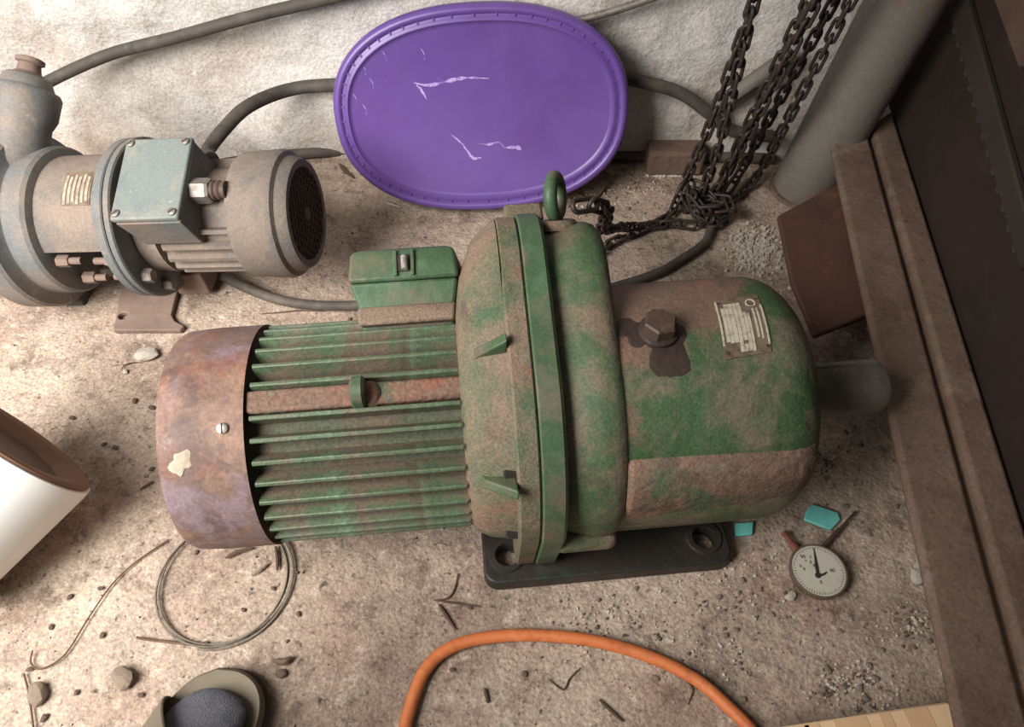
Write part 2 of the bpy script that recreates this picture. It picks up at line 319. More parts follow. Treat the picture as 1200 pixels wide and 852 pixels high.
# ------------------------------------------------------------------ the setting
WALLY = 1.35
def build_floor():
    nx, ny = 150, 120; x0, x1, y0, y1 = -2.4, 2.2, -1.2, 1.42
    V = []; F = []
    for j in range(ny + 1):
        for i in range(nx + 1):
            x = x0 + (x1 - x0) * i / nx; y = y0 + (y1 - y0) * j / ny
            h = noise.fractal(Vector((x * 4, y * 4, 0.3)), 1.0, 2.0, 4)
            V.append((x, y, -0.0015 + 0.0012 * h))
    for j in range(ny):
        for i in range(nx):
            a = j * (nx + 1) + i; F.append((a, a + 1, a + nx + 2, a + nx + 1))
    o = MB().add(V, F).build('floor', 'floor', None, 60)
    tag(o, kind='structure')
build_floor()
def build_wall():
    nx, nz = 260, 110; x0, x1, z1 = -2.3, 1.5, 1.6
    V = []; F = []
    for j in range(nz + 1):
        for i in range(nx + 1):
            x = x0 + (x1 - x0) * i / nx; z = -0.02 + z1 * j / nz
            h = noise.fractal(Vector((x * 3.2, 7.1, z * 3.2)), 0.9, 2.1, 6)
            b = noise.fractal(Vector((x * 11, 3.1, z * 11)), 0.8, 2.1, 4)
            V.append((x, WALLY - 0.018 * h - 0.006 * b, z))
    for j in range(nz):
        for i in range(nx):
            a = j * (nx + 1) + i; F.append((a, a + 1, a + nx + 2, a + nx + 1))
    n = len(V)
    V += [(x0, WALLY + 0.2, -0.02), (x1, WALLY + 0.2, -0.02), (x1, WALLY + 0.2, z1), (x0, WALLY + 0.2, z1)]
    F.append((n, n + 3, n + 2, n + 1))
    me = bpy.data.meshes.new('wall_back'); me.from_pydata(V, [], F)
    o = finish('wall_back', me, 'wall', None, 80)
    tag(o, kind='structure')
build_wall()

# ------------------------------------------------------------------ steel frame and hopper on the right
def line_at(pts, z):                       # two world points from two image points at a height
    return at(*pts[0], z), at(*pts[1], z)
def strip(a0, a1, b0, b1, z0, z1):
    """bar between edge a (left) and edge b (right)"""
    P = []
    for z in (z0, z1):
        for p in (a0, a1, b1, b0): P.append((p.x, p.y, z))
    return MB().add(P, [(3, 2, 1, 0), (4, 5, 6, 7), (0, 1, 5, 4), (1, 2, 6, 5), (2, 3, 7, 6), (3, 0, 4, 7)])
ZB = 0.16
L0, L1 = line_at(((973, 163), (1119, 831)), ZB)
G0, G1 = line_at(((1018, 148), (1183, 800)), ZB)
Q0, Q1 = line_at(((1046, 135), (1200, 690)), ZB)
dirb = (L1 - L0).normalized()
def ext(p0, y):  # same line continued to a nearer y
    return p0 + dirb * ((y - p0.y) / dirb.y)
YN = -0.35
Ln, Gn, Qn = ext(L0, YN), ext(G0, YN), ext(Q0, YN)
fr = empty('steel_frame', (L0.x, 0.7, 0), 0, 'brown rusty steel floor frame of two long bars beside the shaft end', 'frame')
off = Matrix.Translation(-fr.location)
def fpart(mb, name, m, bevel=0.004):
    mb.v = [v - fr.location for v in mb.v]; return mb.build(name, m, fr, 50, bevel)
gap = Vector((0.004, 0, 0))
fpart(strip(L0, Ln, G0 - gap, Gn - gap, ZB - 0.017, ZB), 'flange_bar', 'beam', 0.007)
q0 = Q0 + Vector((0, 0.01, 0))
fpart(strip(G0 + gap, Gn + gap, q0, Qn, ZB - 0.03, ZB + 0.006), 'top_bar', 'beam', 0.007)
wb = Vector((0.045, 0, 0))
fpart(strip(Q0 - gap * 2, Qn - gap * 2, Q0 + wb, Qn + wb, 0.0, ZB - 0.016), 'web', 'rust_plate', 0.003)
# rusty plate tucked under the frame end
ZG = 0.12
pp = [at(912, 252, ZG), at(984, 213, ZG), at(1022, 330, ZG), at(1018, 368, ZG), at(955, 393, ZG), at(928, 330, ZG)]
mb = MB(); mb.loft([[Vector((p.x, p.y, ZG - 0.012)) for p in pp], [Vector((p.x, p.y, ZG)) for p in pp]])
fpart(mb, 'gusset_plate', 'rust_plate', 0.003)
mb = MB(); c1 = at(968, 262, 0.0); mb.box((c1.x - 0.02, c1.y - 0.06, 0.054), (0.03, 0.05, 0.108)); fpart(mb, 'gusset_stay', 'rust_plate', 0.003)
for k in range(9):                        # weld beads where pipe and bar meet
    p = L0.lerp(G0, (k + 0.5) / 9)
    mb = MB(); mb.lathe([(-0.006, 0.002), (-0.003, 0.005), (0.003, 0.005), (0.006, 0.002)], (p.x, p.y - 0.006, ZB + 0.002), (1, 0.2, 0), 8)
    fpart(mb, 'weld_bead', 'beam', 0)

pb = at(940, 222, 0.0); pt = aty(1062, 0, pb.y - 0.015)
pdir = (pt - pb).normalized()
pe = empty('pipe_leg', (pb.x, pb.y, 0), 0, 'thick grey steel pipe leg rising behind the hanging chains', 'pipe')
mb = MB(); mb.lathe([(-0.0, 0.0625), (0.3, 0.0625), (1.1, 0.0625)], (0, 0, 0.006), pdir, 48); mb.build('tube', 'pipe', pe, 40)
mb = MB(); mb.lathe([(0, 0.068), (0.008, 0.067)], (0, 0, 0), (0, 0, 1), 40); mb.build('foot_plate', 'beam', pe, 40)

# hopper side: sheet rising outward from the frame
hp0 = Q0 + Vector((0.004, 0.0, -0.008)); hn = Vector((0, 0, 0))
side = Vector((dirb.y, -dirb.x, 0)); side = side if side.x > 0 else -side
slope = (side * math.cos(R(87)) + Vector((0, 0, 1)) * math.sin(R(87))).normalized()
hn = dirb.cross(slope).normalized()
hn = hn if hn.x < 0 else -hn
he = empty('hopper', (Q0.x + 0.2, 0.6, 0), 0, 'dark brown sheet-steel hopper filling the right edge behind the frame', 'hopper')
def hpart(mb, name, m, bevel=0.0):
    mb.v = [v - he.location for v in mb.v]; return mb.build(name, m, he, 40, bevel)
far = hp0 - dirb * 0.075; near = ext(Q0, YN) + Vector((0.004, 0, -0.01))
def slab(pts, n, t):
    n = n.normalized(); return MB().loft([[p - n * t for p in pts], [Vector(p) for p in pts]])
hpart(slab([far, near, near + slope * 0.9, far + slope * 0.9], hn, 0.006), 'side_sheet', 'hopper')
rp = lambda x, y: atplane(x, y, hp0, hn)
r0, r1 = rp(1108, -25), rp(1205, 318); r2, r3 = rp(1226, 300), rp(1135, -25)
hpart(slab([p + hn * 0.012 for p in (r0, r1, r2, r3)], hn, 0.012), 'rib', 'hopper_rib', 0.003)
for k in range(16):
    p = r0.lerp(r1, 0.12 + 0.055 * k) + hn * 0.010
    mb = MB(); mb.lathe([(-0.007, 0.0015), (-0.003, 0.0036), (0.003, 0.0036), (0.007, 0.0015)], p, (r2 - r1) + (r0 - r1) * 0.25, 8)
    hpart(mb, 'weld_stitch', 'hopper_rib')
s0, s1, s2, s3 = rp(1168, -30), rp(1210, 82), rp(1320, 60), rp(1290, -30)
hpart(slab([p + hn * 0.02 for p in (s0, s1, s2, s3)], hn, 0.02), 'cover_strip', 'side_plate', 0.003)

# ------------------------------------------------------------------ big green gearmotor
GZ = 0.2
gm = empty('geared_motor', (0.022, 0.543, 0), R(5.4), 'large worn green geared motor with ribbed body lying across the floor', 'geared motor')
def gp(mb, name, m, smooth=40, bevel=0, seg=2, parent=None, sub=0):
    return mb.build(name, m, parent or gm, smooth, bevel, seg, sub)
def pol(al, r, x=0.0): return Vector((x, r * math.cos(R(al)), GZ + r * math.sin(R(al))))
def nrm(al): return Vector((0, math.cos(R(al)), math.sin(R(al))))
AX = (1, 0, 0); O = (0, 0, GZ)
# fan cover: thin shell, open towards the fins
mb = MB(); mb.lathe([(-0.330, 0.134), (-0.325, 0.134), (-0.323, 0.1385), (-0.38, 0.1385), (-0.413, 0.1365), (-0.418, 0.134), (-0.420, 0.128), (-0.420, 0.03)], O, AX, 72)
cov = gp(mb, 'fan_cover', 'rust_cover', 35)
mb = MB(); sc = pol(120, 0.1385, -0.345); mb.lathe([(0, 0.0065), (0.003, 0.006), (0.004, 0.004)], sc, nrm(120), 16); s_ = gp(mb, 'cover_screw', 'steel_bright', 40, parent=cov)
mb = MB(); mb.box(sc + nrm(120) * 0.0042, (0.0012, 0.011, 0.0012), Matrix.Rotation(R(120 - 90), 3, 'X')); gp(mb, 'screw_slot', 'ink', 0, parent=cov)
# bare patch of filler flaking on the cover
def patch_on_cyl(x, al, rx, ra, r, m, name, parent, seed, n=26, t=0.0008):
    q = random.Random(seed); c = pol(al, r + t, x); pts = []; ks = []
    for i in range(n):
        a = 2 * math.pi * i / n; k = 0.82 + 0.20 * math.sin(2 * a + seed) + 0.12 * math.sin(5 * a + seed * 2) + 0.10 * (q.random() - 0.5)
        ks.append(k)
    q2 = []
    for f_ in (0.2, 0.4, 0.6, 0.8, 1.0):
        for i in range(n):
            a = 2 * math.pi * i / n; k = ks[i] * f_
            q2.append(pol(al + ra * k * math.sin(a), r + t * (1.0 if f_ < 1 else 0.3), x + rx * k * math.cos(a)))
    F_ = [(0, i + 1, (i + 1) % n + 1) for i in range(n)]
    for m_ in range(4):
        F_ += [(1 + m_ * n + i, 1 + (m_ + 1) * n + i, 1 + (m_ + 1) * n + (i + 1) % n, 1 + m_ * n + (i + 1) % n) for i in range(n)]
    mbb = MB(); mbb.add([c] + q2, F_)
    return gp(mbb, name, m, 40, parent=parent)
patch_on_cyl(-0.392, 134, 0.0135, 6.5, 0.1383, 'bare_patch', 'filler_patch', cov, 3)
# barrel and fins
mb = MB(); mb.lathe([(-0.35, 0.113), (-0.075, 0.113)], O, AX, 64); gp(mb, 'barrel', 'fin_root')
LUG = 108.0; STEP = 10.6
finmesh = None
k = 0
for i in range(-17, 17):
    al = LUG + (i + 0.5) * STEP + (3.0 if i >= 0 else -3.0)
    if 20 < (al % 360) < 52 and False: continue
    x0, x1 = -0.318, -0.080
    if finmesh is None:
        q = MB(); prof = [(x0, 0.105), (x1, 0.105), (x1, 0.132), (x1 - 0.006, 0.1365), (x0, 0.1365)]
        def thick(r): return 0.0052 if r < 0.12 else 0.0026
        A = [Vector((x, -thick(r), r)) for x, r in prof]; B = [Vector((x, thick(r), r)) for x, r in prof]
        q.loft([A, B]); finmesh = q.build('cooling_fin', 'fin', gm, 40, 0.0014, 2); o = finmesh
    else:
        o = bpy.data.objects.new('cooling_fin', finmesh.data); COL.objects.link(o); o.parent = gm
        b = o.modifiers.new('bevel', 'BEVEL'); b.width = 0.0014; b.segments = 2; b.limit_method = 'ANGLE'; b.angle_limit = R(35)
    o.matrix_local = Matrix.Translation((0, 0, GZ)) @ Matrix.Rotation(R(al - 90), 4, 'X')
# lug ridge
rot = Matrix.Rotation(R(LUG - 90), 3, 'X')
mb = MB(); mb.box(pol(LUG, 0.117, -0.198), (0.25, 0.026, 0.034), rot); rg = gp(mb, 'ridge', 'ridge', 40, 0.004)
# lifting lug: rounded ear standing on the ridge
mb = MB(); cx = -0.197
pr = []
for i in range(17):
    a = math.pi * i / 16; pr.append((0.0165 * math.cos(a), 0.012 + 0.016 * math.sin(a)))
pr = [(0.019, -0.004)] + pr + [(-0.019, -0.004)]
for s in (-1, 1): pass
mb.loft([[pol(LUG, 0.131, cx + sx) + rot @ Vector((0, p[0] * k2, p[1] * k3)) for p in pr] for sx, k2, k3 in ((-0.008, .8, .88), (-0.005, 1, 1), (0.005, 1, 1), (0.008, .8, .88))])
gp(mb, 'lifting_lug', 'green_clean', 40)
mb = MB(); mb.lathe([(-0.004, 0.017), (0.004, 0.014), (0.010, 0.007), (0.012, 0.002)], pol(LUG, 0.131, cx + 0.010), nrm(LUG), 20); gp(mb, 'lug_fillet', 'ridge', 60)
# terminal box, pointing up and back
TB = 31.0; rt = Matrix.Rotation(R(TB - 90), 3, 'X')
tbx = -0.142
def tbp(x, v, h):
    h = 0.10 + (h - 0.10) * 0.86
    x = x + (0.012 * (0.076 - v) / 0.13 if x > 0 else 0)
    return pol(TB, 0, tbx + x) + rt @ Vector((0, -v, h))   # v towards the viewer, h outward
def ringb(hx0, hx1, v0, v1, h): return [tbp(hx0, v0, h), tbp(hx1, v0, h), tbp(hx1, v1, h), tbp(hx0, v1, h)]
mb = MB(); mb.loft([ringb(-0.056, 0.054, -0.05, 0.066, 0.10), ringb(-0.058, 0.056, -0.052, 0.068, 0.142), ringb(-0.066, 0.062, -0.058, 0.074, 0.172), ringb(-0.068, 0.063, -0.06, 0.076, 0.180)])
tb = gp(mb, 'terminal_box', 'green_clean', 40, 0.004)
mb = MB(); mb.loft([ringb(-0.058, 0.056, -0.05, 0.082, 0.118), ringb(-0.059, 0.057, -0.05, 0.082, 0.128), ringb(-0.060, 0.058, -0.05, 0.073, 0.146)]); gp(mb, 'box_skirt', 'green_dusty', 40, 0.003, parent=tb)
mb = MB(); mb.loft([ringb(-0.069, 0.064, -0.061, 0.077, 0.181), ringb(-0.069, 0.064, -0.061, 0.077, 0.19), ringb(-0.066, 0.06, -0.056, 0.070, 0.226), ringb(-0.058, 0.052, -0.048, 0.062, 0.231)])
lid = gp(mb, 'box_lid', 'green_clean', 40, 0.004, parent=tb)
mb = MB()
for dx in (-0.0125, 0.0085):
    mb.loft([[tbp(dx - 0.001, 0.076, 0.186), tbp(dx + 0.0035, 0.076, 0.186), tbp(dx + 0.0035, 0.071, 0.226), tbp(dx - 0.001, 0.071, 0.226)],
             [tbp(dx - 0.001, 0.0815, 0.186), tbp(dx + 0.0035, 0.0815, 0.186), tbp(dx + 0.0035, 0.0745, 0.226), tbp(dx - 0.001, 0.0745, 0.226)]])
gp(mb, 'latch_cheek', 'green_clean', 40, 0.001, parent=lid)
mb = MB(); mb.loft([[tbp(-0.009, 0.0775, 0.192), tbp(0.008, 0.0775, 0.192), tbp(0.008, 0.0738, 0.218), tbp(-0.009, 0.0738, 0.218)],
                    [tbp(-0.009, 0.0782, 0.192), tbp(0.008, 0.0782, 0.192), tbp(0.008, 0.0745, 0.218), tbp(-0.009, 0.0745, 0.218)]])
gp(mb, 'latch_recess', 'oily_black', 0, parent=lid)
mb = MB(); mb.tube([tbp(0, 0.082, 0.194), tbp(0, 0.0785, 0.214)], 0.0042, 12); gp(mb, 'latch_screw', 'steel_bright', 40, parent=lid)
# motor flange (cone) with ribs
flc = [(0, 0, 0.150), (0.150 * math.cos(R(62)), 0.150 * math.sin(R(62)), 0.098)]
mb = MB(); rings = []
rings.append(yz(-0.085, support([(0, 0, 0.128), (0.01, 0.02, 0.120)]), GZ))
rings.append(yz(-0.078, support([(0, 0, 0.143), (0.045, 0.045, 0.118)]), GZ))
rings.append(yz(-0.060, support([(0, 0, 0.152), (0.080, 0.085, 0.108)]), GZ))
rings.append(yz(-0.030, support([(0, 0, 0.157), (0.102, 0.108, 0.102)]), GZ))
mb.loft(rings); gp(mb, 'motor_flange', 'green_dusty', 50)
for al in (97, 152, 30):
    mb = MB(); t = rot2 = None
    d = nrm(al); tn = Vector((0, -math.sin(R(al)), math.cos(R(al))))
    A = [pol(al, 0.12, -0.080), pol(al, 0.12, -0.03), pol(al, 0.186, -0.03), pol(al, 0.158, -0.066)]
    mb.loft([[p - tn * 0.006 for p in A], [p + tn * 0.006 for p in A]]); gp(mb, 'flange_rib', 'green_clean', 40, 0.002)
# joint plates
jc = [(0, 0, 0.170), (0.104, 0.110, 0.100), (-0.122, -0.158, 0.014), (0.10, -0.158, 0.014)]
mb = MB(); mb.loft([yz(-0.030, support(jc, -0.003), GZ), yz(-0.027, support(jc, 0), GZ), yz(-0.006, support(jc, 0), GZ), yz(-0.004, support(jc, -0.002), GZ)])
gp(mb, 'joint_plate', 'green_dusty', 30)
jc2 = [(0, 0, 0.174), (0.104, 0.110, 0.103), (-0.120, -0.152, 0.020), (0.098, -0.152, 0.020)]
mb = MB(); mb.loft([yz(-0.003, support(jc2, -0.002), GZ), yz(-0.001, support(jc2, 0), GZ), yz(0.022, support(jc2, 0), GZ), yz(0.026, support(jc2, -0.004), GZ)])
gp(mb, 'joint_plate', 'green_clean', 30)
for al, rr in ((40, 0.185), (8, 0.165), (150, 0.148), (190, 0.15)):   # joint bolts
    mb = MB(); hexprism(mb, pol(al, rr, -0.030), (-1, 0, 0), 0.022, 0.014); gp(mb, 'flange_bolt', 'oily_black', 30)
# gearcase rim, lobed towards the eyebolt
rc = [(0, 0, 0.164), (0.098, 0.106, 0.096)]
mb = MB(); mb.loft([yz(0.024, support(rc, -0.012), GZ), yz(0.045, support(rc, -0.006), GZ), yz(0.062, support(rc, 0), GZ), yz(0.082, support(rc, 0.0), GZ), yz(0.092, support(rc, -0.004), GZ), yz(0.098, support(rc, -0.012), GZ), yz(0.100, support(rc, -0.025), GZ)])
gp(mb, 'gearcase_rim', 'green', 60)
mb = MB(); mb.box((0.055, -0.142, GZ - 0.066), (0.080, 0.045, 0.03)); gp(mb, 'gearcase_ledge', 'green', 50, 0.012, 3)
# main barrel with domed end
mb = MB(); prof = [(0.075, 0.155), (0.25, 0.158)]
for i in range(9):
    a = R(90 * i / 8); prof.append((0.278 + 0.056 * math.sin(a), 0.102 + 0.056 * math.cos(a)))
prof += [(0.337, 0.05)]
mb.lathe(prof, O, AX, 72); gp(mb, 'gearcase_barrel', 'green_barrel', 50)
# lower housing
lh = [(-0.138, 0.085), (-0.156, 0.062), (-0.160, 0.03), (-0.153, -0.03), (-0.140, -0.075), (-0.118, -0.108), (-0.10, -0.165), (0.10, -0.165), (0.118, -0.108), (0.14, -0.075), (0.153, -0.03), (0.160, 0.03), (0.156, 0.062), (0.138, 0.085)]
sc_ = lambda k: [(p[0] * k, p[1] if p[1] < -0.1 else p[1] * k) for p in lh]
mb = MB(); mb.loft([yz(0.0945, lh, GZ), yz(0.25, lh, GZ), yz(0.290, sc_(0.985), GZ), yz(0.312, sc_(0.93), GZ), yz(0.322, sc_(0.84), GZ)])
gp(mb, 'lower_housing', 'rusty_low', 45, 0.010, 3)
# foot
outer = rrect(0.099, 0, 0.345, 0.31, 0.02)
holes = [circ(-0.04, -0.116, 0.0165), circ(0.238, -0.116, 0.0165), circ(-0.04, 0.116, 0.0165), circ(0.238, 0.116, 0.0165)]
me = plate_holes(outer, holes, 0.0, 0.026); ft = finish('foot_plate', me, 'oily_black', gm, 30, 0.003)
for hx in (-0.04, 0.238):
    for hy in (-0.116, 0.116):
        mb = MB(); a = []
        mb.lathe([(0, 0.026), (0.003, 0.024), (0.003, 0.017), (0, 0.016)], (hx, hy, 0.0262), (0, 0, 1), 24, False); gp(mb, 'bolt_boss', 'oily_black', 40, parent=ft)
mb = MB(); mb.box((-0.018, -0.112, 0.034), (0.085, 0.072, 0.018)) ; 
mb = MB(); mb.box((0.15, 0, 0.05), (0.22, 0.19, 0.06)); gp(mb, 'foot_web', 'oily_black', 40, 0.008)
# hex plug
pc = pol(93, 0.156, 0.144)
mb = MB(); mb.lathe([(0, 0.023), (0.004, 0.023), (0.006, 0.020)], pc, nrm(92), 28); plug = gp(mb, 'plug_collar', 'oil_stain', 40)
mb = MB(); hexprism(mb, pc + nrm(92) * 0.006, nrm(92), 0.034, 0.016, 0.2); gp(mb, 'hex_plug', 'hexplug', 25)
patch_on_cyl(0.150, 98, 0.036, 17, 0.1565, 'oil_stain', 'oil_stain', gm, 11, 34)
patch_on_cyl(0.118, 92, 0.026, 8, 0.1563, 'oil_stain', 'oil_stain', gm, 12, 30)
# nameplate, curved to the barrel, slightly skewed
def npt(s, a, r):   # s across the barrel axis, a along the girth (metres), skew
    sk = -0.10; return pol(92 + math.degrees((a + sk * s) / 0.151), r + 0.0072, 0.243 + s - sk * a * -1.0)
def curved(s0, s1, a0, a1, r0, r1, n=8):
    A = []; B = []
    for k in range(n + 1):
        a = a0 + (a1 - a0) * k / n; A.append((a,)); 
    mbb = MB(); ringsA = []
    for k in range(n + 1):
        a = a0 + (a1 - a0) * k / n
        ringsA.append([npt(s0, a, r0), npt(s1, a, r0), npt(s1, a, r1), npt(s0, a, r1)])
    return mbb.loft(ringsA)
npl = gp(curved(-0.027, 0.027, -0.041, 0.041, 0.1500, 0.1522), 'nameplate', 'plate_dirty', 40)
gp(curved(-0.0275, -0.0255, -0.036, 0.026, 0.1515, 0.1530), 'plate_edge', 'plate_light', 40, parent=npl)
gp(curved(0.0250, 0.0270, -0.022, 0.032, 0.1515, 0.1530), 'plate_edge', 'plate_light', 40, parent=npl)
for i, (sa, sb, a0, a1) in enumerate([(-0.0225, -0.0185, -0.024, 0.022), (-0.0180, -0.0140, -0.030, 0.024), (-0.0135, -0.0085, -0.030, 0.024), (-0.0078, -0.0035, -0.030, 0.036),
                        (-0.0028, 0.0018, -0.030, 0.023), (-0.0028, 0.0018, 0.027, 0.036), (0.0024, 0.0062, -0.014, 0.036), (0.0068, 0.0096, -0.012, 0.037),
                        (0.0140, 0.0165, -0.018, 0.022), (0.0190, 0.0210, -0.018, 0.024)]):
    gp(curved(sa, sb, a0, a1, 0.1515, 0.1528), 'plate_panel', 'plate_light', 40, parent=npl)
mb = MB(); c = npt(0.015, -0.027, 0.1523); mb.lathe([(0, 0.0062), (0.0007, 0.006), (0.0007, 0.0045), (0, 0.0043)], c, nrm(92), 20, False); gp(mb, 'emblem_ring', 'plate_light', 40, parent=npl)
for s_, a_ in ((-0.0235, -0.033), (0.0235, 0.034), (-0.0235, 0.034), (0.0235, -0.033)):
    mb = MB(); mb.lathe([(0, 0.0024), (0.001, 0.002)], npt(s_, a_, 0.152), nrm(92), 12); gp(mb, 'rivet', 'hexplug', 40, parent=npl)
# output shaft with keyway
mb = MB(); mb.lathe([(0.345, 0.036), (0.462, 0.036), (0.468, 0.033)], O, AX, 40); sh = gp(mb, 'output_shaft', 'shaft', 40)
mb = MB(); mb.box(pol(62, 0.0355, 0.41), (0.10, 0.010, 0.006), Matrix.Rotation(R(62 - 90), 3, 'X')); gp(mb, 'shaft_key', 'steel_dull', 40, 0.001, parent=sh)
# eyebolt
eal = 52.0; ec = Vector((0.048, 0.098 + 0.092 * math.cos(R(eal)), GZ + 0.106 + 0.092 * math.sin(R(eal)))); ed = nrm(eal)
mb = MB(); mb.lathe([(-0.004, 0.026), (0.004, 0.026), (0.008, 0.022), (0.008, 0.012)], ec, ed, 28); eb = gp(mb, 'eyebolt_collar', 'green_dusty', 40)
mb = MB(); cc = ec + ed * 0.036; side2 = Vector((0.36, 0.55, -0.72)); side2 = (side2 - ed * side2.dot(ed)).normalized()
ring = [cc + (ed * math.cos(2 * math.pi * i / 28) + side2 * math.sin(2 * math.pi * i / 28)) * 0.0235 for i in range(29)]
mb.tube(ring, 0.0085, 12, False); gp(mb, 'eyebolt_ring', 'green_clean', 60, parent=eb)
mb = MB(); mb.box((0.012, 0.205, GZ + 0.150), (0.05, 0.03, 0.03)); gp(mb, 'back_lug', 'green_dusty', 40, 0.004)

# ------------------------------------------------------------------ small grey pump motor
PZ = 0.15
pm = empty('pump_motor', (-0.595, 0.962, 0.0), R(-3.5), 'small dusty grey pump motor with square terminal box near the wall', 'pump motor')
def pp_(mb, name, m, smooth=40, bevel=0, seg=2, parent=None): return mb.build(name, m, parent or pm, smooth, bevel, seg)
PO = (0, 0, PZ)
pm.rotation_euler = (0, R(-5), R(-3.5)); pm.location.z = 0.016
pmw_inv = (Matrix.Translation(pm.location) @ pm.rotation_euler.to_matrix().to_4x4()).inverted()
def pl(al, r, x): return Vector((x, r * math.cos(R(al)), PZ + r * math.sin(R(al))))
mb = MB(); mb.lathe([(0.03, 0.078), (0.21, 0.078)], PO, AX, 48); pp_(mb, 'barrel', 'grey_dusty')
fm = None
for i in range(22):
    al = 8 + i * 360 / 22
    if 72 < al < 150: continue
    if fm is None:
        q = MB(); prof = [(0.05, 0.07), (0.202, 0.07), (0.202, 0.092), (0.06, 0.092)]
        q.loft([[Vector((x, -0.0035, r)) for x, r in prof], [Vector((x, 0.0035, r)) for x, r in prof]]); fm = q.build('cooling_fin', 'grey_dusty', pm, 30); o = fm
    else:
        o = bpy.data.objects.new('cooling_fin', fm.data); COL.objects.link(o); o.parent = pm
    o.matrix_local = Matrix.Translation((0, 0, PZ)) @ Matrix.Rotation(R(al - 90), 4, 'X')
mb = MB(); mb.lathe([(0.012, 0.06), (0.016, 0.088), (0.05, 0.09), (0.052, 0.075)], PO, AX, 48); pp_(mb, 'end_shield', 'grey_dusty')
# fan cover with stepped end and mesh grille
POc = (-0.074, 0, PZ)
mb = MB(); mb.lathe([(0.258, 0.096), (0.254, 0.099), (0.257, 0.101), (0.318, 0.104), (0.326, 0.101), (0.330, 0.094), (0.342, 0.090), (0.347, 0.087), (0.347, 0.076), (0.342, 0.074), (0.336, 0.074)], POc, AX, 64)
pc_ = pp_(mb, 'fan_cover', 'grey_dusty', 28)
mb = MB(); mb.lathe([(0.334, 0.075), (0.3345, 0.001)], POc, AX, 40); pp_(mb, 'grille_void', 'void', 0, parent=pc_)
mb = MB(); rr = 0.0755
for sgn in (-1, 1):
    for k in range(-6, 7):
        d = k * 0.0122; h = math.sqrt(max(rr * rr - d * d, 0)); a = R(60 * sgn)
        e1 = Vector((0, math.cos(a), math.sin(a))); e2 = Vector((0, -math.sin(a), math.cos(a)))
        c = Vector((0.2705 + 0.0006 * sgn, 0, PZ)) + e2 * d
        mb.tube([c - e1 * h, c + e1 * h], 0.0017, 5)
pp_(mb, 'grille_mesh', 'grille', 0, parent=pc_)
mb = MB(); mb.lathe([(0.343, 0.012), (0.348, 0.011)], POc, AX, 20); pp_(mb, 'grille_hub', 'grille', 30, parent=pc_)
# terminal box
bx0, bx1, by0, by1 = 0.026, 0.128, -0.072, 0.062
zt = PZ + 0.128
def rb(x0, x1, y0, y1, z): return [Vector((x0, y0, z)), Vector((x1, y0, z)), Vector((x1, y1, z)), Vector((x0, y1, z))]
mb = MB(); mb.loft([rb(bx0 + 0.01, bx1 + 0.004, by0 - 0.004, by1, PZ + 0.05), rb(bx0 + 0.004, bx1 + 0.003, by0 - 0.006, by1, PZ + ZG), rb(bx0 + 0.002, bx1, by0, by1, zt - 0.012)])
tb2 = pp_(mb, 'terminal_box', 'grey', 40, 0.003)
tb2.matrix_local = Matrix.Translation((0, 0, PZ)) @ Matrix.Rotation(R(20), 4, 'X') @ Matrix.Translation((0, 0, -PZ))
mb = MB(); mb.loft([rb(bx0 - 0.002, bx1 + 0.003, by0 - 0.003, by1 + 0.003, zt - 0.011), rb(bx0 - 0.002, bx1 + 0.003, by0 - 0.003, by1 + 0.003, zt)])
ld2 = pp_(mb, 'box_lid', 'grey_box', 40, 0.003, parent=tb2)
for sx in (bx0 + 0.007, bx1 - 0.006):
    for sy in (by0 + 0.007, by1 - 0.006):
        mb = MB(); mb.lathe([(0, 0.0062), (0.003, 0.006), (0.004, 0.004)], (sx, sy, zt), (0, 0, 1), 14); pp_(mb, 'lid_screw', 'steel_dull', 40, parent=ld2)
        mb = MB(); mb.box((sx, sy, zt + 0.0042), (0.009, 0.0014, 0.0012), Matrix.Rotation(0.7, 3, 'Z')); pp_(mb, 'screw_slot', 'ink', 0, parent=ld2)
mb = MB(); g0 = Vector((bx1 + 0.004, -0.012, PZ + 0.098)); hexprism(mb, g0, AX, 0.034, 0.028, 0.5); gl = pp_(mb, 'cable_gland', 'steel_dull', 25, parent=tb2)
mb = MB(); mb.lathe([(0.028, 0.014), (0.034, 0.015), (0.036, 0.013), (0.042, 0.015), (0.045, 0.013), (0.052, 0.014)], g0, AX, 20); pp_(mb, 'gland_thread', 'hexplug', 25, parent=tb2)
# flanges between motor and lantern
mb = MB(); mb.lathe([(0.002, 0.128), (0.004, 0.131), (0.012, 0.131), (0.014, 0.128), (0.014, 0.06)], PO, AX, 64); pp_(mb, 'motor_flange', 'grey', 28)
mb = MB(); mb.lathe([(-0.016, 0.128), (-0.014, 0.130), (-0.002, 0.130), (0.0, 0.128)], PO, AX, 64); pp_(mb, 'lantern_flange', 'grey', 28)
for al in (48, 130, 196, 228, 310):
    mb = MB(); hexprism(mb, pl(al, 0.110, 0.014), AX, 0.021, 0.016); bo = pp_(mb, 'flange_bolt', 'steel_dull', 25)
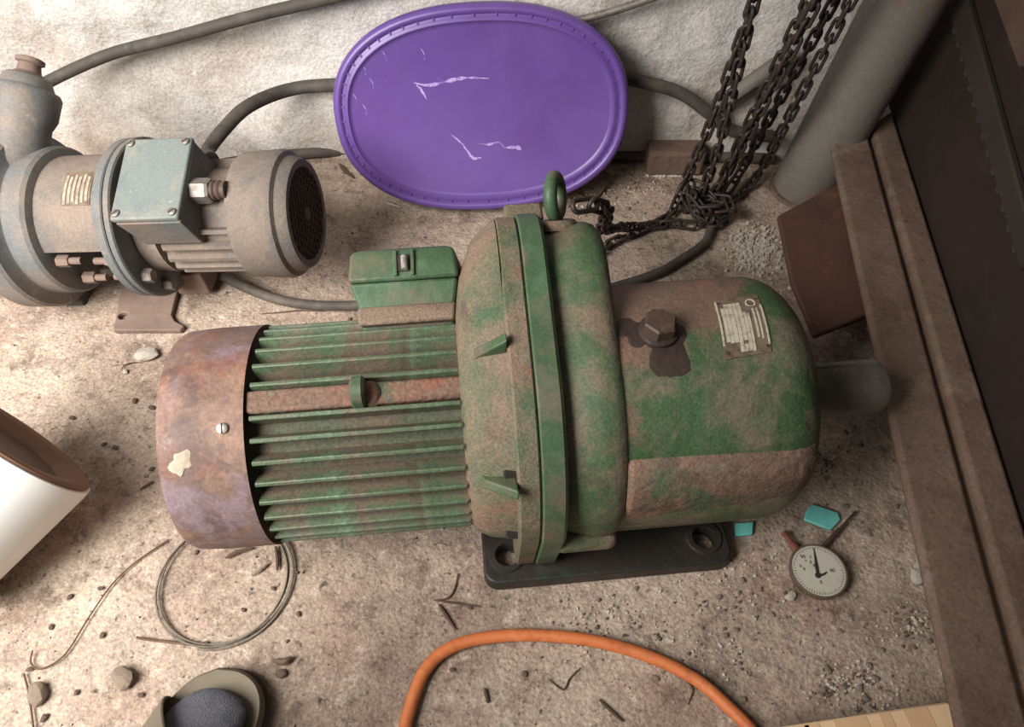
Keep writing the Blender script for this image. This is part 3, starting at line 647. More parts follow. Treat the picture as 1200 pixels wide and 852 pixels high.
# lantern with window openings: shell segments
def shell(x0, x1, r0, r1, al0, al1, n=24):
    rings = []
    for k in range(n + 1):
        al = al0 + (al1 - al0) * k / n
        rings.append([pl(al, r0, x0), pl(al, r0, x1), pl(al, r1, x1), pl(al, r1, x0)])
    return MB().loft(rings)
pp_(shell(-0.135, -0.012, 0.092, 0.106, 5, 168), 'lantern_shell', 'grey_dusty', 40)
pp_(shell(-0.135, -0.012, 0.092, 0.106, 250, 310, 12), 'lantern_shell', 'grey_dusty', 40)
mb = MB(); mb.lathe([(-0.15, 0.02), (0.01, 0.02)], PO, AX, 20); pp_(mb, 'coupling_shaft', 'grey_dark', 40)
mb = MB(); mb.lathe([(-0.10, 0.045), (-0.05, 0.045)], PO, AX, 28); pp_(mb, 'coupling_hub', 'grey_dark', 30)
for x_, al, sgn in ((-0.122, 181, 1), (-0.020, 182, -1), (-0.022, 216, -1), (-0.12, 219, 1)):
    mb = MB(); hexprism(mb, pl(al, 0.098, x_), (sgn, 0, 0), 0.018, 0.02); mb.lathe([(0.02, 0.006), (0.04, 0.006)], pl(al, 0.098, x_), (sgn, 0, 0), 12); pp_(mb, 'stud_nut', 'bracket', 25)
# lantern nameplate
npp = pp_(shell(-0.082, -0.034, 0.1055, 0.1072, 96, 128, 8), 'nameplate', 'plate_dirty', 40)
for k in range(6):
    pp_(shell(-0.079 + k * 0.0073, -0.079 + k * 0.0073 + 0.0045, 0.1068, 0.1079, 100 + (k % 2) * 2, 127 - (k % 3), 6), 'plate_panel', 'plate_worn', 40, parent=npp)
# pump casing
mb = MB(); mb.lathe([(-0.128, 0.10), (-0.134, 0.118), (-0.140, 0.122), (-0.172, 0.122), (-0.176, 0.128), (-0.18, 0.142), (-0.186, 0.146), (-0.222, 0.146), (-0.232, 0.14), (-0.24, 0.12), (-0.26, 0.10), (-0.30, 0.09), (-0.31, 0.08)], PO, AX, 72); pp_(mb, 'pump_casing', 'grey', 28)
# discharge port
p0 = Vector((-0.205, 0.0, PZ + 0.07)); ptip = pmw_inv @ aty(36, 68, 1.13); plen = (ptip - p0).length; pd = (ptip - p0).normalized()
k_ = plen / 0.309; PS = lambda prof: [(d * k_, r) for d, r in prof]
mb = MB(); mb.lathe(PS([(0, 0.056), (0.07, 0.050), (0.11, 0.044), (0.15, 0.043), (0.175, 0.050), (0.225, 0.052), (0.236, 0.048), (0.240, 0.040), (0.262, 0.034), (0.268, 0.028)]), p0, pd, 40); po = pp_(mb, 'discharge_port', 'grey', 45)
mb = MB(); mb.lathe(PS([(0.258, 0.022), (0.268, 0.025), (0.276, 0.018), (0.294, 0.016), (0.297, 0.021), (0.306, 0.021), (0.309, 0.016)]), p0, pd, 24); pp_(mb, 'port_nipple', 'bracket', 30, parent=po)
mb = MB(); sd = Vector((-0.35, -0.72, 0.45)).normalized(); mb.lathe([(0.03, 0.018), (0.056, 0.017), (0.056, 0.010), (0.04, 0.009)], p0 + pd * (0.2 * k_), sd, 20); pp_(mb, 'side_plug', 'grey_dark', 40, parent=po)
mb = MB(); hexprism(mb, Vector((-0.232, -0.09, PZ + 0.10)), (0.2, -0.6, 0.7), 0.028, 0.02); pp_(mb, 'casing_nut', 'steel_dull', 25)
# bracket foot
pmi = (Matrix.Translation(pm.location) @ pm.rotation_euler.to_matrix().to_4x4()).inverted()
bo_ = [at(x, y, 0.0) for x, y in ((135, 391), (213, 391), (218, 386), (207, 380), (203, 373), (212, 338), (214, 280), (140, 280), (143, 345), (139, 372))]
hl = at(147, 374, 0.0)
me = plate_holes([(p.x, p.y) for p in bo_], [circ(hl.x, hl.y, 0.0085, 14)], 0.0, 0.010); bf = finish('bracket_foot', me, 'bracket', pm, 30, 0.002); bf.matrix_local = pmi
mb = MB(); mb.box((0.02, 0.03, 0.02), (0.06, 0.12, 0.05)); pp_(mb, 'bracket_web', 'bracket', 30, 0.003)
# casing rest
mb = MB(); mb.box((-0.205, 0, 0.012), (0.05, 0.12, 0.024)); pp_(mb, 'casing_rest', 'grey_dark', 30, 0.003)

# ------------------------------------------------------------------ purple lid leaning on the wall
lb = at(567, 237, 0.0)
A_, B_ = 0.276, 0.188          # half width, half height
lean = math.acos(min(1, 0.105 / (2 * B_)))
le = empty('bucket_lid', (lb.x, lb.y, 0.0), R(0), 'big oval purple plastic lid leaning against the wall', 'lid')
le.rotation_euler = (0, 0, 0)
uu = Vector((0, math.cos(R(70)), math.sin(R(70)))); nn = Vector((0, -math.sin(R(70)), math.cos(R(70)))); rr_ = Vector((1, 0, 0))
uu2 = (uu * math.cos(R(-3)) + rr_ * math.sin(R(-3))); rr2 = (rr_ * math.cos(R(-3)) - uu * math.sin(R(-3)))
lc = Vector((0, 0, 0)) + uu * B_ + nn * 0.028
def oval(k, dz, d=0.0, n=72):
    out = []
    for i in range(n):
        t = 2 * math.pi * i / n; c, s = math.cos(t), math.sin(t); e = 2 / 2.35
        x = math.copysign(abs(c) ** e, c) * (A_ - d); y = math.copysign(abs(s) ** e, s) * (B_ - d)
        out.append(lc + rr2 * x + uu2 * y + nn * dz)
    return out
mb = MB(); mb.loft([oval(1, -0.026, 0.010), oval(1, -0.024, 0.004), oval(1, -0.012, 0.003), oval(1, -0.010, 0.0), oval(1, 0.014, 0.0), oval(1, 0.021, 0.003), oval(1, 0.024, 0.009), oval(1, 0.023, 0.014), oval(1, 0.0185, 0.017), oval(1, 0.0185, 0.020), oval(1, 0.0215, 0.023), oval(1, 0.0215, 0.028), oval(1, 0.017, 0.031), oval(1, 0.0155, 0.036)])
rim = mb.build('lid_disc', 'purple', le, 50)
for i in range(56):               # small tabs along the groove
    t = 2 * math.pi * i / 56; c, s = math.cos(t), math.sin(t); e = 2 / 2.35
    x = math.copysign(abs(c) ** e, c) * (A_ - 0.0185); y = math.copysign(abs(s) ** e, s) * (B_ - 0.0185)
    p = lc + rr2 * x + uu2 * y + nn * 0.0195
    tg = (rr2 * (-s * A_) + uu2 * (c * B_)).normalized(); bn = nn.cross(tg)
    mb = MB(); mb.box(p, (0.003, 0.006, 0.003), Matrix((tg, bn, nn)).transposed()); mb.build('rim_tab', 'purple', le, 0)
def scuff(pts, w, seed):
    q = random.Random(seed); P = catmull(pts, 6); mb = MB(); Lq = []; Rq = []
    for i, (a, b) in enumerate([(p.x, p.y) for p in P]):
        ww = w * (0.35 + 0.9 * q.random()) * math.sin(math.pi * (i + 0.6) / (len(P) + 0.2)); Lq.append(lc + rr2 * a + uu2 * (b + ww) + nn * 0.0158); Rq.append(lc + rr2 * a + uu2 * (b - ww) + nn * 0.0158)
    n = len(Lq); mb.add(Lq + Rq, [(i, i + 1, n + i + 1, n + i) for i in range(n - 1)]); mb.build('scuff_mark', 'scuff', le, 0)
V3 = lambda a, b: Vector((a, b, 0))
scuff([V3(-0.12, 0.062), V3(-0.09, 0.056), V3(-0.03, 0.065), V3(0.02, 0.062)], 0.0035, 1)
scuff([V3(-0.115, 0.058), V3(-0.105, 0.045), V3(-0.098, 0.03)], 0.005, 2)
scuff([V3(-0.06, -0.035), V3(-0.04, -0.055), V3(-0.022, -0.082), V3(-0.005, -0.082)], 0.0042, 3)
scuff([V3(-0.01, -0.055), V3(0.01, -0.058), V3(0.03, -0.055), V3(0.04, -0.066)], 0.0022, 4)
scuff([V3(0.04, -0.066), V3(0.06, -0.066), V3(0.072, -0.07), V3(0.072, -0.08)], 0.004, 5)
for k, (a, b) in enumerate([(-0.21, 0.10), (-0.2, 0.075), (-0.17, 0.12), (-0.235, 0.05), (-0.22, 0.03), (-0.10, 0.12)]):
    scuff([V3(a, b), V3(a + 0.006, b - 0.012), V3(a + 0.004, b - 0.022)], 0.0018, 20 + k)

# ------------------------------------------------------------------ cables and hoses
def cable(name, pts, r, m, label, cat, group=None, n=12, per=10):
    P = catmull(pts, per); c = P[len(P) // 2].copy(); c.z = 0
    o = MB().tube([p - c for p in P], r, n).build(name, m, None, 60); o.location = c
    return tag(o, label, cat, group)
WY = WALLY - 0.035
cable('cable', [aty(40, 108, 1.24), aty(60, 94, 1.28), aty(128, 64, WY), aty(205, 44, WY), aty(300, 18, WY), aty(400, -6, WY), aty(520, -40, WY)], 0.011, 'cable', 'dark cable running up along the wall from the pump port to top edge', 'cable')
cable('cable', [pm.location + Vector((0.105, 0.045, 0.235)), aty(243, 178, 1.12), aty(262, 152, 1.18), aty(292, 124, 1.24), aty(340, 105, WY), aty(400, 99, WY), aty(560, 92, WY + 0.0), aty(690, 84, WY), aty(740, 93, WY), aty(795, 108, WY), aty(830, 132, WY - 0.01), aty(858, 153, WY), aty(905, 160, WY)], 0.0125, 'cable', 'dark cable arching out of the grey terminal box and behind the purple lid', 'cable')
cable('cable', [at(240, 196, 0.012), at(300, 186, 0.012), at(400, 177, 0.012), at(520, 180, 0.012), at(640, 184, 0.012), at(720, 183, 0.012), at(820, 184, 0.012), at(905, 186, 0.012)], 0.0115, 'cable', 'dark cable lying along the foot of the wall behind the lid', 'cable')
cable('cable', [aty(30, 120, 1.22), aty(45, 155, 1.25), aty(72, 178, 1.27), at(104, 196, 0.02), at(140, 210, 0.012)], 0.011, 'cable', 'short black cable dropping behind the grey pump port', 'cable')
cable('cable', [at(250, 318, 0.012), at(290, 338, 0.012), at(330, 352, 0.012), at(375, 358, 0.012), at(440, 357, 0.012), at(520, 350, 0.012)], 0.009, 'cable', 'black cable on the floor from under the grey motor to the green terminal box', 'cable')
cable('cable', [at(835, 262, 0.011), at(826, 284, 0.011), at(800, 303, 0.011), at(765, 322, 0.011), at(690, 345, 0.011)], 0.0085, 'cable', 'short dark brown hose curving on the floor behind the gearbox below the chains', 'hose')
cable('rod', [aty(668, 26, WY), aty(715, 14, WY), aty(780, -8, WY), aty(860, -40, WY)], 0.007, 'steel_dull', 'thin grey rod on the wall beside the top right of the purple lid', 'rod')
cable('orange_hose', [at(470, 880, 0.0085), at(478, 838, 0.0085), at(498, 786, 0.0085), at(530, 758, 0.0085), at(580, 746, 0.0085), at(640, 745, 0.0085), at(700, 752, 0.0085), at(760, 769, 0.0085), at(815, 796, 0.0085), at(855, 830, 0.0085), at(885, 862, 0.0085), at(905, 900, 0.0085)], 0.0083, 'orange', 'orange rubber hose arching over the floor at the bottom of the picture', 'hose', per=12)
# wire coil: about two and a half turns with a rusty tail
cc = at(263, 684, 0)
P = []
for i in range(150):
    t = -0.55 * math.pi + i / 149 * 5.1 * math.pi; k = i / 149
    rr0 = 0.0905 + 0.004 * math.sin(t * 0.7 + 1) - 0.003 * k
    P.append(Vector((rr0 * math.cos(t) + 0.003 * math.sin(3 * k), rr0 * 1.0 * math.sin(t) + 0.004 * k, 0.003 + 0.006 * k + 0.002 * math.sin(t))))
o = MB().tube(P, 0.0015, 6).build('wire_coil', 'wire', None, 60); o.location = (cc.x, cc.y, 0)
tag(o, 'coil of thin grey steel wire on the floor below the rusty fan cover', 'wire')
cable('wire', [at(160, 747, 0.004), at(170, 749, 0.003), at(212, 754, 0.003), at(240, 757, 0.003)], 0.0018, 'rusty_wire', 'short rusty wire tail with a bent end beside the wire coil', 'wire', n=6)
cable('wire', [at(198, 632, 0.003), at(160, 658, 0.003), at(132, 684, 0.003), at(105, 722, 0.003), at(80, 762, 0.003), at(62, 778, 0.003), at(45, 784, 0.003), at(36, 776, 0.003), at(38, 762, 0.006)], 0.0012, 'rusty_wire', 'long thin wire hooked at its end, lower left of the floor', 'wire', n=6)
cable('wire', [at(28, 790, 0.003), at(34, 815, 0.003), at(40, 860, 0.003)], 0.0014, 'rusty_wire', 'short rusty wire at the lower left corner below the white bucket', 'wire', n=6)
cable('hook', [at(672, 226, 0.006), at(690, 233, 0.004), at(703, 226, 0.006), at(712, 208, 0.02), at(705, 200, 0.03)], 0.004, 'rusty_wire', 'bent rusty wire hook poking out beneath the purple lid', 'hook', n=8)

# block and diagonal batten at the wall foot
b0 = at(782, 172, 0); o = MB().box((0, 0, 0.03), (0.12, 0.05, 0.06)).build('wall_block', 'brick', None, 30, 0.008); o.location = (b0.x, 1.31, 0)
tag(o, 'brown dusty block at the wall foot right of the lid', 'block')
c0, c1 = aty(836, 128, WY + 0.005), aty(930, 62, WY + 0.005)
cable('batten', [c0, c0.lerp(c1, 0.5), c1], 0.016, 'pipe', 'brown diagonal bar on the wall behind the hanging chains', 'bar', n=6)

# ------------------------------------------------------------------ chains
def link_mesh():
    L, W, r = 0.0135, 0.0075, 0.0034
    pts = []
    for i in range(8): a = -math.pi / 2 + math.pi * i / 7; pts.append(Vector((L + W * math.cos(a), W * math.sin(a), 0)))
    for i in range(8): a = math.pi / 2 + math.pi * i / 7; pts.append(Vector((-L + W * math.cos(a), W * math.sin(a), 0)))
    mb = MB(); n = 6; rings = []; m = len(pts)
    for i in range(m):
        t = (pts[(i + 1) % m] - pts[i - 1]).normalized(); b = Vector((0, 0, 1)); c = t.cross(b)
        rings.append([pts[i] + (b * math.cos(2 * math.pi * k / n) + c * math.sin(2 * math.pi * k / n)) * r for k in range(n)])
    rings.append(rings[0]); mb.loft(rings, False)
    me = bpy.data.meshes.new('chain_link'); me.from_pydata([tuple(p) for p in mb.v], [], mb.f)
    for p in me.polygons: p.use_smooth = True
    me.materials.append(M['chain']); return me
LINK = link_mesh()
def chain(label, pts, roll=0.0, pitch=0.0285, group=None, jit=0.15):
    P = catmull(pts, 14); root = empty('chain', (P[0].x, P[0].y, 0), 0, label, 'chain', group)
    d = 0; S = [P[0]]; last = P[0]; acc = 0
    for a, b in zip(P, P[1:]):
        seg = (b - a).length
        while acc + seg >= pitch:
            t = (pitch - acc) / seg; a = a.lerp(b, t); S.append(a); seg = (b - a).length; acc = 0
        acc += seg
    for i, (a, b) in enumerate(zip(S, S[1:])):
        t = (b - a).normalized(); x, y, z = frame_from(t)
        ang = roll + (math.pi / 2 if i % 2 else 0) + rnd.uniform(-jit, jit)
        yy = y * math.cos(ang) + z * math.sin(ang); zz = x.cross(yy)
        m = Matrix((x, yy, zz)).transposed().to_4x4(); m.translation = (a + b) / 2 - root.location
        o = bpy.data.objects.new('link', LINK); COL.objects.link(o); o.parent = root; o.matrix_local = m
    return root
G_ = 'hoist chains hanging down to the floor'
def up(px, py, y, k, base):      # point further along the strand beyond the frame
    p = aty(px, py, y); return base + (p - base) * k
hb = at(812, 236, 0.03)
ta = aty(884, 0, 1.17); tb_ = aty(958, 0, 1.12); tc_ = aty(993, 8, 1.14)
a_bot = at(800, 238, 0.03)
chain('leftmost hanging chain strand, running on along the floor to the left', [a_bot + (ta - a_bot) * 2.0, ta, a_bot.lerp(ta, 0.45), at(806, 205, 0.075), at(797, 226, 0.03), at(786, 250, 0.012), at(770, 262, 0.010), at(748, 272, 0.010), at(726, 280, 0.012), at(706, 292, 0.012), at(694, 312, 0.012), at(690, 330, 0.012)], 0.6, group=G_)
b2 = at(826, 240, 0.03); tb2_ = aty(879, 22, 1.15)
chain('hanging chain strand close beside the leftmost strand, ending in the heap', [b2 + (tb2_ - b2) * 2.0, tb2_, b2.lerp(tb2_, 0.4), at(824, 225, 0.05), at(822, 250, 0.012)], 0.1, group=G_)
b3 = at(836, 236, 0.03)
chain('thick middle hanging chain strand between the left pair and the pipe', [b3 + (tb_ - b3) * 1.9, tb_, b3.lerp(tb_, 0.5), at(846, 215, 0.05), at(832, 240, 0.012)], 0.9, group=G_)
b4 = at(838, 228, 0.03); tb4 = aty(944, 6, 1.15)
chain('hanging chain strand half hidden behind the middle strand', [b4 + (tb4 - b4) * 1.9, tb4, b4.lerp(tb4, 0.5), at(838, 225, 0.05), at(818, 242, 0.012)], 0.2, group=G_)
b5 = at(880, 222, 0.03)
chain('rightmost hanging chain strand next to the grey pipe, bending to the heap', [b5 + (tc_ - b5) * 1.9, tc_, b5.lerp(tc_, 0.5), at(893, 196, 0.05), at(876, 220, 0.012), at(856, 236, 0.010), at(836, 244, 0.012)], 0.5, group=G_)
b6 = at(868, 200, 0.05); tb6 = aty(978, 0, 1.19)
chain('dark hanging chain strand behind the rightmost strand by the pipe', [b6 + (tb6 - b6) * 1.9, tb6, b6.lerp(tb6, 0.5), b6, at(850, 228, 0.012)], 0.2, group=G_)
hp = at(824, 256, 0)
pts = []
for i in range(40):
    t = i * 0.62; rr0 = 0.036 + 0.010 * math.sin(i * 1.9)
    pts.append(Vector((hp.x + rr0 * math.cos(t) * 1.05, hp.y + rr0 * math.sin(t) * 0.85 - rr0 * math.cos(t) * 0.5, 0.010 + 0.0012 * i + 0.006 * math.sin(i * 2.3))))
chain('tangled heap of dark chain on the floor under the hanging strands', pts, 0.3, jit=0.9)
ebw = gm.matrix_basis @ (ec + ed * 0.02) if False else Matrix.Translation(gm.location) @ Matrix.Rotation(R(5.4), 4, 'Z') @ (ec + Vector((0.03, 0.01, 0.01)))
chain('chain slung from the green eyebolt to the heap', [ebw + Vector((-0.005, -0.008, 0.018)), ebw + Vector((0.012, 0.004, 0.012)), ebw + Vector((0.04, 0.04, -0.03)), at(706, 268, 0.20), at(722, 266, 0.10), at(738, 266, 0.03), at(762, 264, 0.014), at(790, 262, 0.014), at(812, 264, 0.014)], 0.4, jit=0.6)

# ------------------------------------------------------------------ white bucket lying at the left edge
bd = Vector((math.cos(R(52)) * math.cos(R(16)), math.sin(R(52)) * math.cos(R(16)), math.sin(R(16))))
bc = at(10, 513, 0.160)
be = empty('bucket', (bc.x, bc.y, 0), 0, 'white plastic bucket tipped on its side with brown muddy mouth', 'bucket')
bo = Vector((0, 0, bc.z + 0.002))
TT = math.tan(R(4))
mb = MB(); prof = [(-0.20, 0.132 - 0.20 * TT), (-0.01, 0.132 - 0.01 * TT), (0.0, 0.131), (0.001, 0.127), (-0.004, 0.1265)]
prof = [(d_, r_ * 0.945) for d_, r_ in prof]; mb.lathe([(-0.20, 0.001)] + prof, bo, bd, 64, False); bb = mb.build('bucket_body', 'white_plastic', be, 40)
mb = MB(); mb.lathe([(-0.004, 0.1195), (0.004, 0.1205), (0.006, 0.115), (0.003, 0.096), (-0.012, 0.082)], bo, bd, 64, False); mb.build('muddy_rim', 'mud', be, 50)
mb = MB(); mb.lathe([(-0.012, 0.083), (-0.014, 0.06), (-0.014, 0.001)], bo, bd, 48, False); mb.build('mud_fill', 'mud_dark', be, 50)

# ------------------------------------------------------------------ sandal and foot of the person
th = R(-22)
sc0 = at(262, 806, 0) + Vector((-0.006, -0.012, 0))
sd_ = empty('sandal', (sc0.x, sc0.y - 0.06, 0), th, 'olive grey slide sandal worn at the lower left edge', 'sandal')
SO = [(-0.030, 0.086), (0.0, 0.094), (0.028, 0.088), (0.048, 0.068), (0.058, 0.035), (0.058, -0.01), (0.050, -0.07), (0.044, -0.13), (0.040, -0.17), (0.022, -0.196), (-0.01, -0.2), (-0.034, -0.185), (-0.046, -0.15), (-0.054, -0.09), (-0.066, -0.02), (-0.066, 0.02), (-0.054, 0.06)]
SO2 = [(p.x, p.y) for p in catmull([Vector((x, y, 0)) for x, y in SO + [SO[0]]], 4)][:-1]
def so(k, dz): return [Vector((x * k, (y + 0.05) * k - 0.05, dz)) for x, y in SO2]
mb = MB(); mb.loft([so(0.98, 0.0), so(1.02, 0.004), so(1.02, 0.012), so(0.995, 0.014)]); mb.build('outsole', 'olive_dark', sd_, 50)
mb = MB(); mb.loft([so(0.985, 0.014), so(0.99, 0.026), so(0.96, 0.031), so(0.92, 0.028), so(0.86, 0.026)]); mb.build('footbed', 'olive', sd_, 50)
# strap: arched band over the instep
mb = MB(); rings = []
for i in range(17):
    a = math.pi * i / 16; c, s = math.cos(a), math.sin(a); hw = 0.066; hh = 0.098
    yf = -0.012 - 0.046 * c; e = [(yf, 1.0), (-0.095, 1.0), (-0.095, 0.94), (yf, 0.94)]
    rings.append([Vector((c * hw * k + 0.0, y, 0.018 + s * hh * k * (1.0 if j in (1, 2) else 0.80))) for j, (y, k) in enumerate(e)])
mb.loft(rings); mb.build('strap', 'olive', sd_, 45, 0.002)
# foot: one continuous skinned body (toes to knee), sock knit; trouser leg over it
fe = empty('person', (sd_.location.x, sd_.location.y, 0), th, 'foot of a standing person in a blue-grey sock', 'person')
rings = []
def ell(c, ax_u, ax_v, a, b, n=24): return [Vector(c) + Vector(ax_u) * (a * math.cos(2 * math.pi * i / n)) + Vector(ax_v) * (b * math.sin(2 * math.pi * i / n)) for i in range(n)]
X = (1, 0, 0); Z = (0, 0, 1)
rings += [ell((0.006, 0.064, 0.036), X, Z, 0.010, 0.006), ell((0.006, 0.060, 0.038), X, Z, 0.026, 0.011), ell((0.004, 0.048, 0.042), X, Z, 0.039, 0.016), ell((0.001, 0.025, 0.046), X, Z, 0.046, 0.020),
          ell((-0.002, -0.01, 0.051), X, Z, 0.047, 0.025), ell((-0.003, -0.05, 0.060), X, Z, 0.042, 0.033), ell((-0.002, -0.09, 0.074), X, (0, 0.25, 0.97), 0.037, 0.044),
          ell((0, -0.122, 0.095), X, (0, 0.65, 0.76), 0.034, 0.058), ell((0, -0.138, 0.125), X, (0, 0.9, 0.44), 0.034, 0.052), ell((0, -0.145, 0.16), X, (0, 1, 0.1), 0.037, 0.044),
          ell((0, -0.147, 0.22), X, (0, 1, 0), 0.044, 0.048), ell((0, -0.15, 0.30), X, (0, 1, 0), 0.054, 0.060), ell((0, -0.148, 0.40), X, (0, 1, 0), 0.052, 0.056)]
mb = MB(); mb.loft(rings); ft_ = mb.build('foot', 'sock', fe, 60, 0, 2, 1)
mb = MB(); mb.loft([ell((0, -0.147, z), X, (0, 1, 0), a, b) for z, a, b in ((0.17, 0.064, 0.068), (0.18, 0.068, 0.072), (0.3, 0.070, 0.075), (0.42, 0.075, 0.08))]); mb.build('trouser_leg', 'trouser', fe, 60)

# ------------------------------------------------------------------ gauge
gc = at(960, 668, 0.02)
ge = empty('dial_gauge', (gc.x, gc.y, 0), 0, 'round dial gauge with white face lying on the floor', 'gauge')
mb = MB(); mb.lathe([(0.006, 0.034), (0.010, 0.0375), (0.020, 0.0385), (0.023, 0.0395), (0.026, 0.0388), (0.0265, 0.037), (0.0245, 0.0362)], (0, 0, 0), (0, 0, 1), 56); ca = mb.build('gauge_case', 'bezel', ge, 35); ge.scale = (1.0, 1.0, 0.72)
mb = MB(); mb.lathe([(0.0235, 0.0362), (0.0248, 0.0362)], (0, 0, 0), (0, 0, 1), 48); mb.build('dial_face', 'dial', ge, 35)
ZD = 0.0251
mb = MB()
for k in range(60):
    a = R(90 - 6 * k)
    if 20 < k < 0: continue
    L_ = 0.0042 if k % 5 == 0 else 0.0026
    mb.box((math.cos(a) * (0.0345 - L_ / 2), math.sin(a) * (0.0345 - L_ / 2), ZD), (L_, 0.0006, 0.0004), Matrix.Rotation(a, 3, 'Z'))
mb.build('scale_marks', 'ink', ge, 0)
dd = Vector((0.10, 1, 0)).normalized(); sd3 = Vector((dd.y, -dd.x, 0)); ctr = Vector((-0.003, -0.007, 0))
mb = MB(); zz0, zz1 = ZD + 0.0006, ZD + 0.0014
poly = [ctr - sd3 * 0.0018, ctr - sd3 * 0.0022 + dd * 0.012, ctr - sd3 * 0.0006 + dd * 0.036, ctr + dd * 0.040, ctr + sd3 * 0.0006 + dd * 0.036, ctr + sd3 * 0.0022 + dd * 0.012, ctr + sd3 * 0.0018]
mb.loft([[p + Vector((0, 0, zz0)) for p in poly], [p + Vector((0, 0, zz1)) for p in poly]]); mb.lathe([(zz0, 0.0042), (zz1 + 0.0006, 0.0038)], (ctr.x, ctr.y, 0), (0, 0, 1), 20)
t2 = Vector((1, 0.25, 0)).normalized(); mb.tube([ctr + Vector((0, 0, zz1)), ctr + t2 * 0.008 + Vector((0, -0.001, zz1)), ctr + t2 * 0.013 + Vector((0, 0.001, zz1))], [0.0016, 0.0014, 0.001], 6)
mb.build('needle', 'ink', ge, 30)
def digits(txt, x, y, size, rz=0.0):
    cu = bpy.data.curves.new('numeral', 'FONT'); cu.body = txt; cu.size = size; cu.align_x = 'CENTER'; cu.align_y = 'CENTER'; cu.extrude = 0.0002
    tmp = bpy.data.objects.new('tmp', cu); COL.objects.link(tmp); dg = bpy.context.evaluated_depsgraph_get(); dg.update()
    me = bpy.data.meshes.new_from_object(tmp.evaluated_get(dg)); bpy.data.objects.remove(tmp)
    me.materials.clear(); me.materials.append(M['ink']); o = bpy.data.objects.new('numeral', me); COL.objects.link(o); o.parent = ge
    o.location = (x, y, ZD); o.rotation_euler = (0, 0, rz)
digits('90', -0.017, 0.020, 0.0075); digits('0', -0.0235, 0.0065, 0.006); digits('8', -0.0195, 0.002, 0.0065); digits('40', 0.0185, 0.0, 0.0075); digits('0', -0.001, -0.0165, 0.007)
digits('8', -0.008, 0.012, 0.006); digits('8', -0.0045, 0.0075, 0.006); digits('0', -0.0065, 0.0195, 0.0045); digits('0', -0.0145, 0.0145, 0.004)
# stem, push cap
w0 = at(969, 636, 0.014) - ge.location; w1 = at(1004, 598, 0.012) - ge.location
mb = MB(); mb.tube([w0 - (w1 - w0) * 0.1, w0.lerp(w1, 0.45)], 0.0032, 10); mb.tube([w0.lerp(w1, 0.45), w1], 0.0018, 8); mb.build('probe_stem', 'hexplug', ge, 40)
v0 = at(938, 648, 0.014) - ge.location; v1 = at(922, 626, 0.014) - ge.location
mb = MB(); mb.tube([v0, v0.lerp(v1, 0.55), v0.lerp(v1, 0.6), v1], [0.0075, 0.0065, 0.0045, 0.004], 12); mb.lathe([(0, 0.0052), (0.006, 0.0048)], v1, (v1 - v0), 12); mb.build('push_cap', 'red_cap', ge, 40)

# ------------------------------------------------------------------ turquoise scraps
def scrap(px, th_, label):
    P = [at(x, y, 0) for x, y in px]; c = sum(P, Vector()) / len(P)
    mb = MB(); mb.loft([[Vector((p.x - c.x, p.y - c.y, 0)) for p in P], [Vector((p.x - c.x, p.y - c.y, th_)) for p in P]])
    o = mb.build('foam_scrap', 'teal', None, 30, 0.0015); o.location = (c.x, c.y, 0); tag(o, label, 'scrap', 'turquoise scraps on the floor')
scrap([(950, 592), (981, 602), (984, 611), (973, 622), (958, 617), (941, 610), (944, 600)], 0.005, 'larger turquoise scrap lying just above the dial gauge')
scrap([(860, 615), (882, 613), (881, 628), (861, 630)], 0.006, 'small turquoise scrap beside the end of the gearbox foot')

# ------------------------------------------------------------------ plywood board, lower right
zb = 0.062
K = [at(868, 858, zb), at(1108, 822, zb), at(1117, 824, zb), at(1120, 832, zb), at(1122, 900, zb), at(868, 930, zb)]
c = sum(K, Vector()) / len(K); pe_ = empty('plywood_board', (c.x, c.y, 0), 0, 'pale plywood board at the lower right edge of the picture', 'board')
mb = MB(); mb.loft([[Vector((p.x - c.x, p.y - c.y, 0.042)) for p in K], [Vector((p.x - c.x, p.y - c.y, zb)) for p in K]]); mb.build('board_top', 'ply', pe_, 30, 0.003)
ed_ = (K[1] - K[0]).normalized(); pr_ = Vector((ed_.y, -ed_.x, 0))
for k, (a, wd) in enumerate([(0.20, 0.03), (0.30, 0.018), (0.44, 0.04), (0.66, 0.014), (0.78, 0.03)]):
    p = K[0].lerp(K[1], a) - c; L_ = 0.055
    mb = MB(); q4 = [p + pr_ * 0.003, p + ed_ * wd + pr_ * 0.003, p + ed_ * (wd + 0.004) + pr_ * L_, p + ed_ * 0.004 + pr_ * L_]
    mb.loft([[Vector((v.x, v.y, zb - 0.001)) for v in q4], [Vector((v.x, v.y, zb + 0.0006)) for v in q4]]); mb.build('lamella', 'ply2', pe_, 0)
mb = MB(); mb.box((-0.02, -0.02, 0.021), (0.12, 0.06, 0.042)); mb.build('batten', 'ply2', pe_, 30, 0.003)

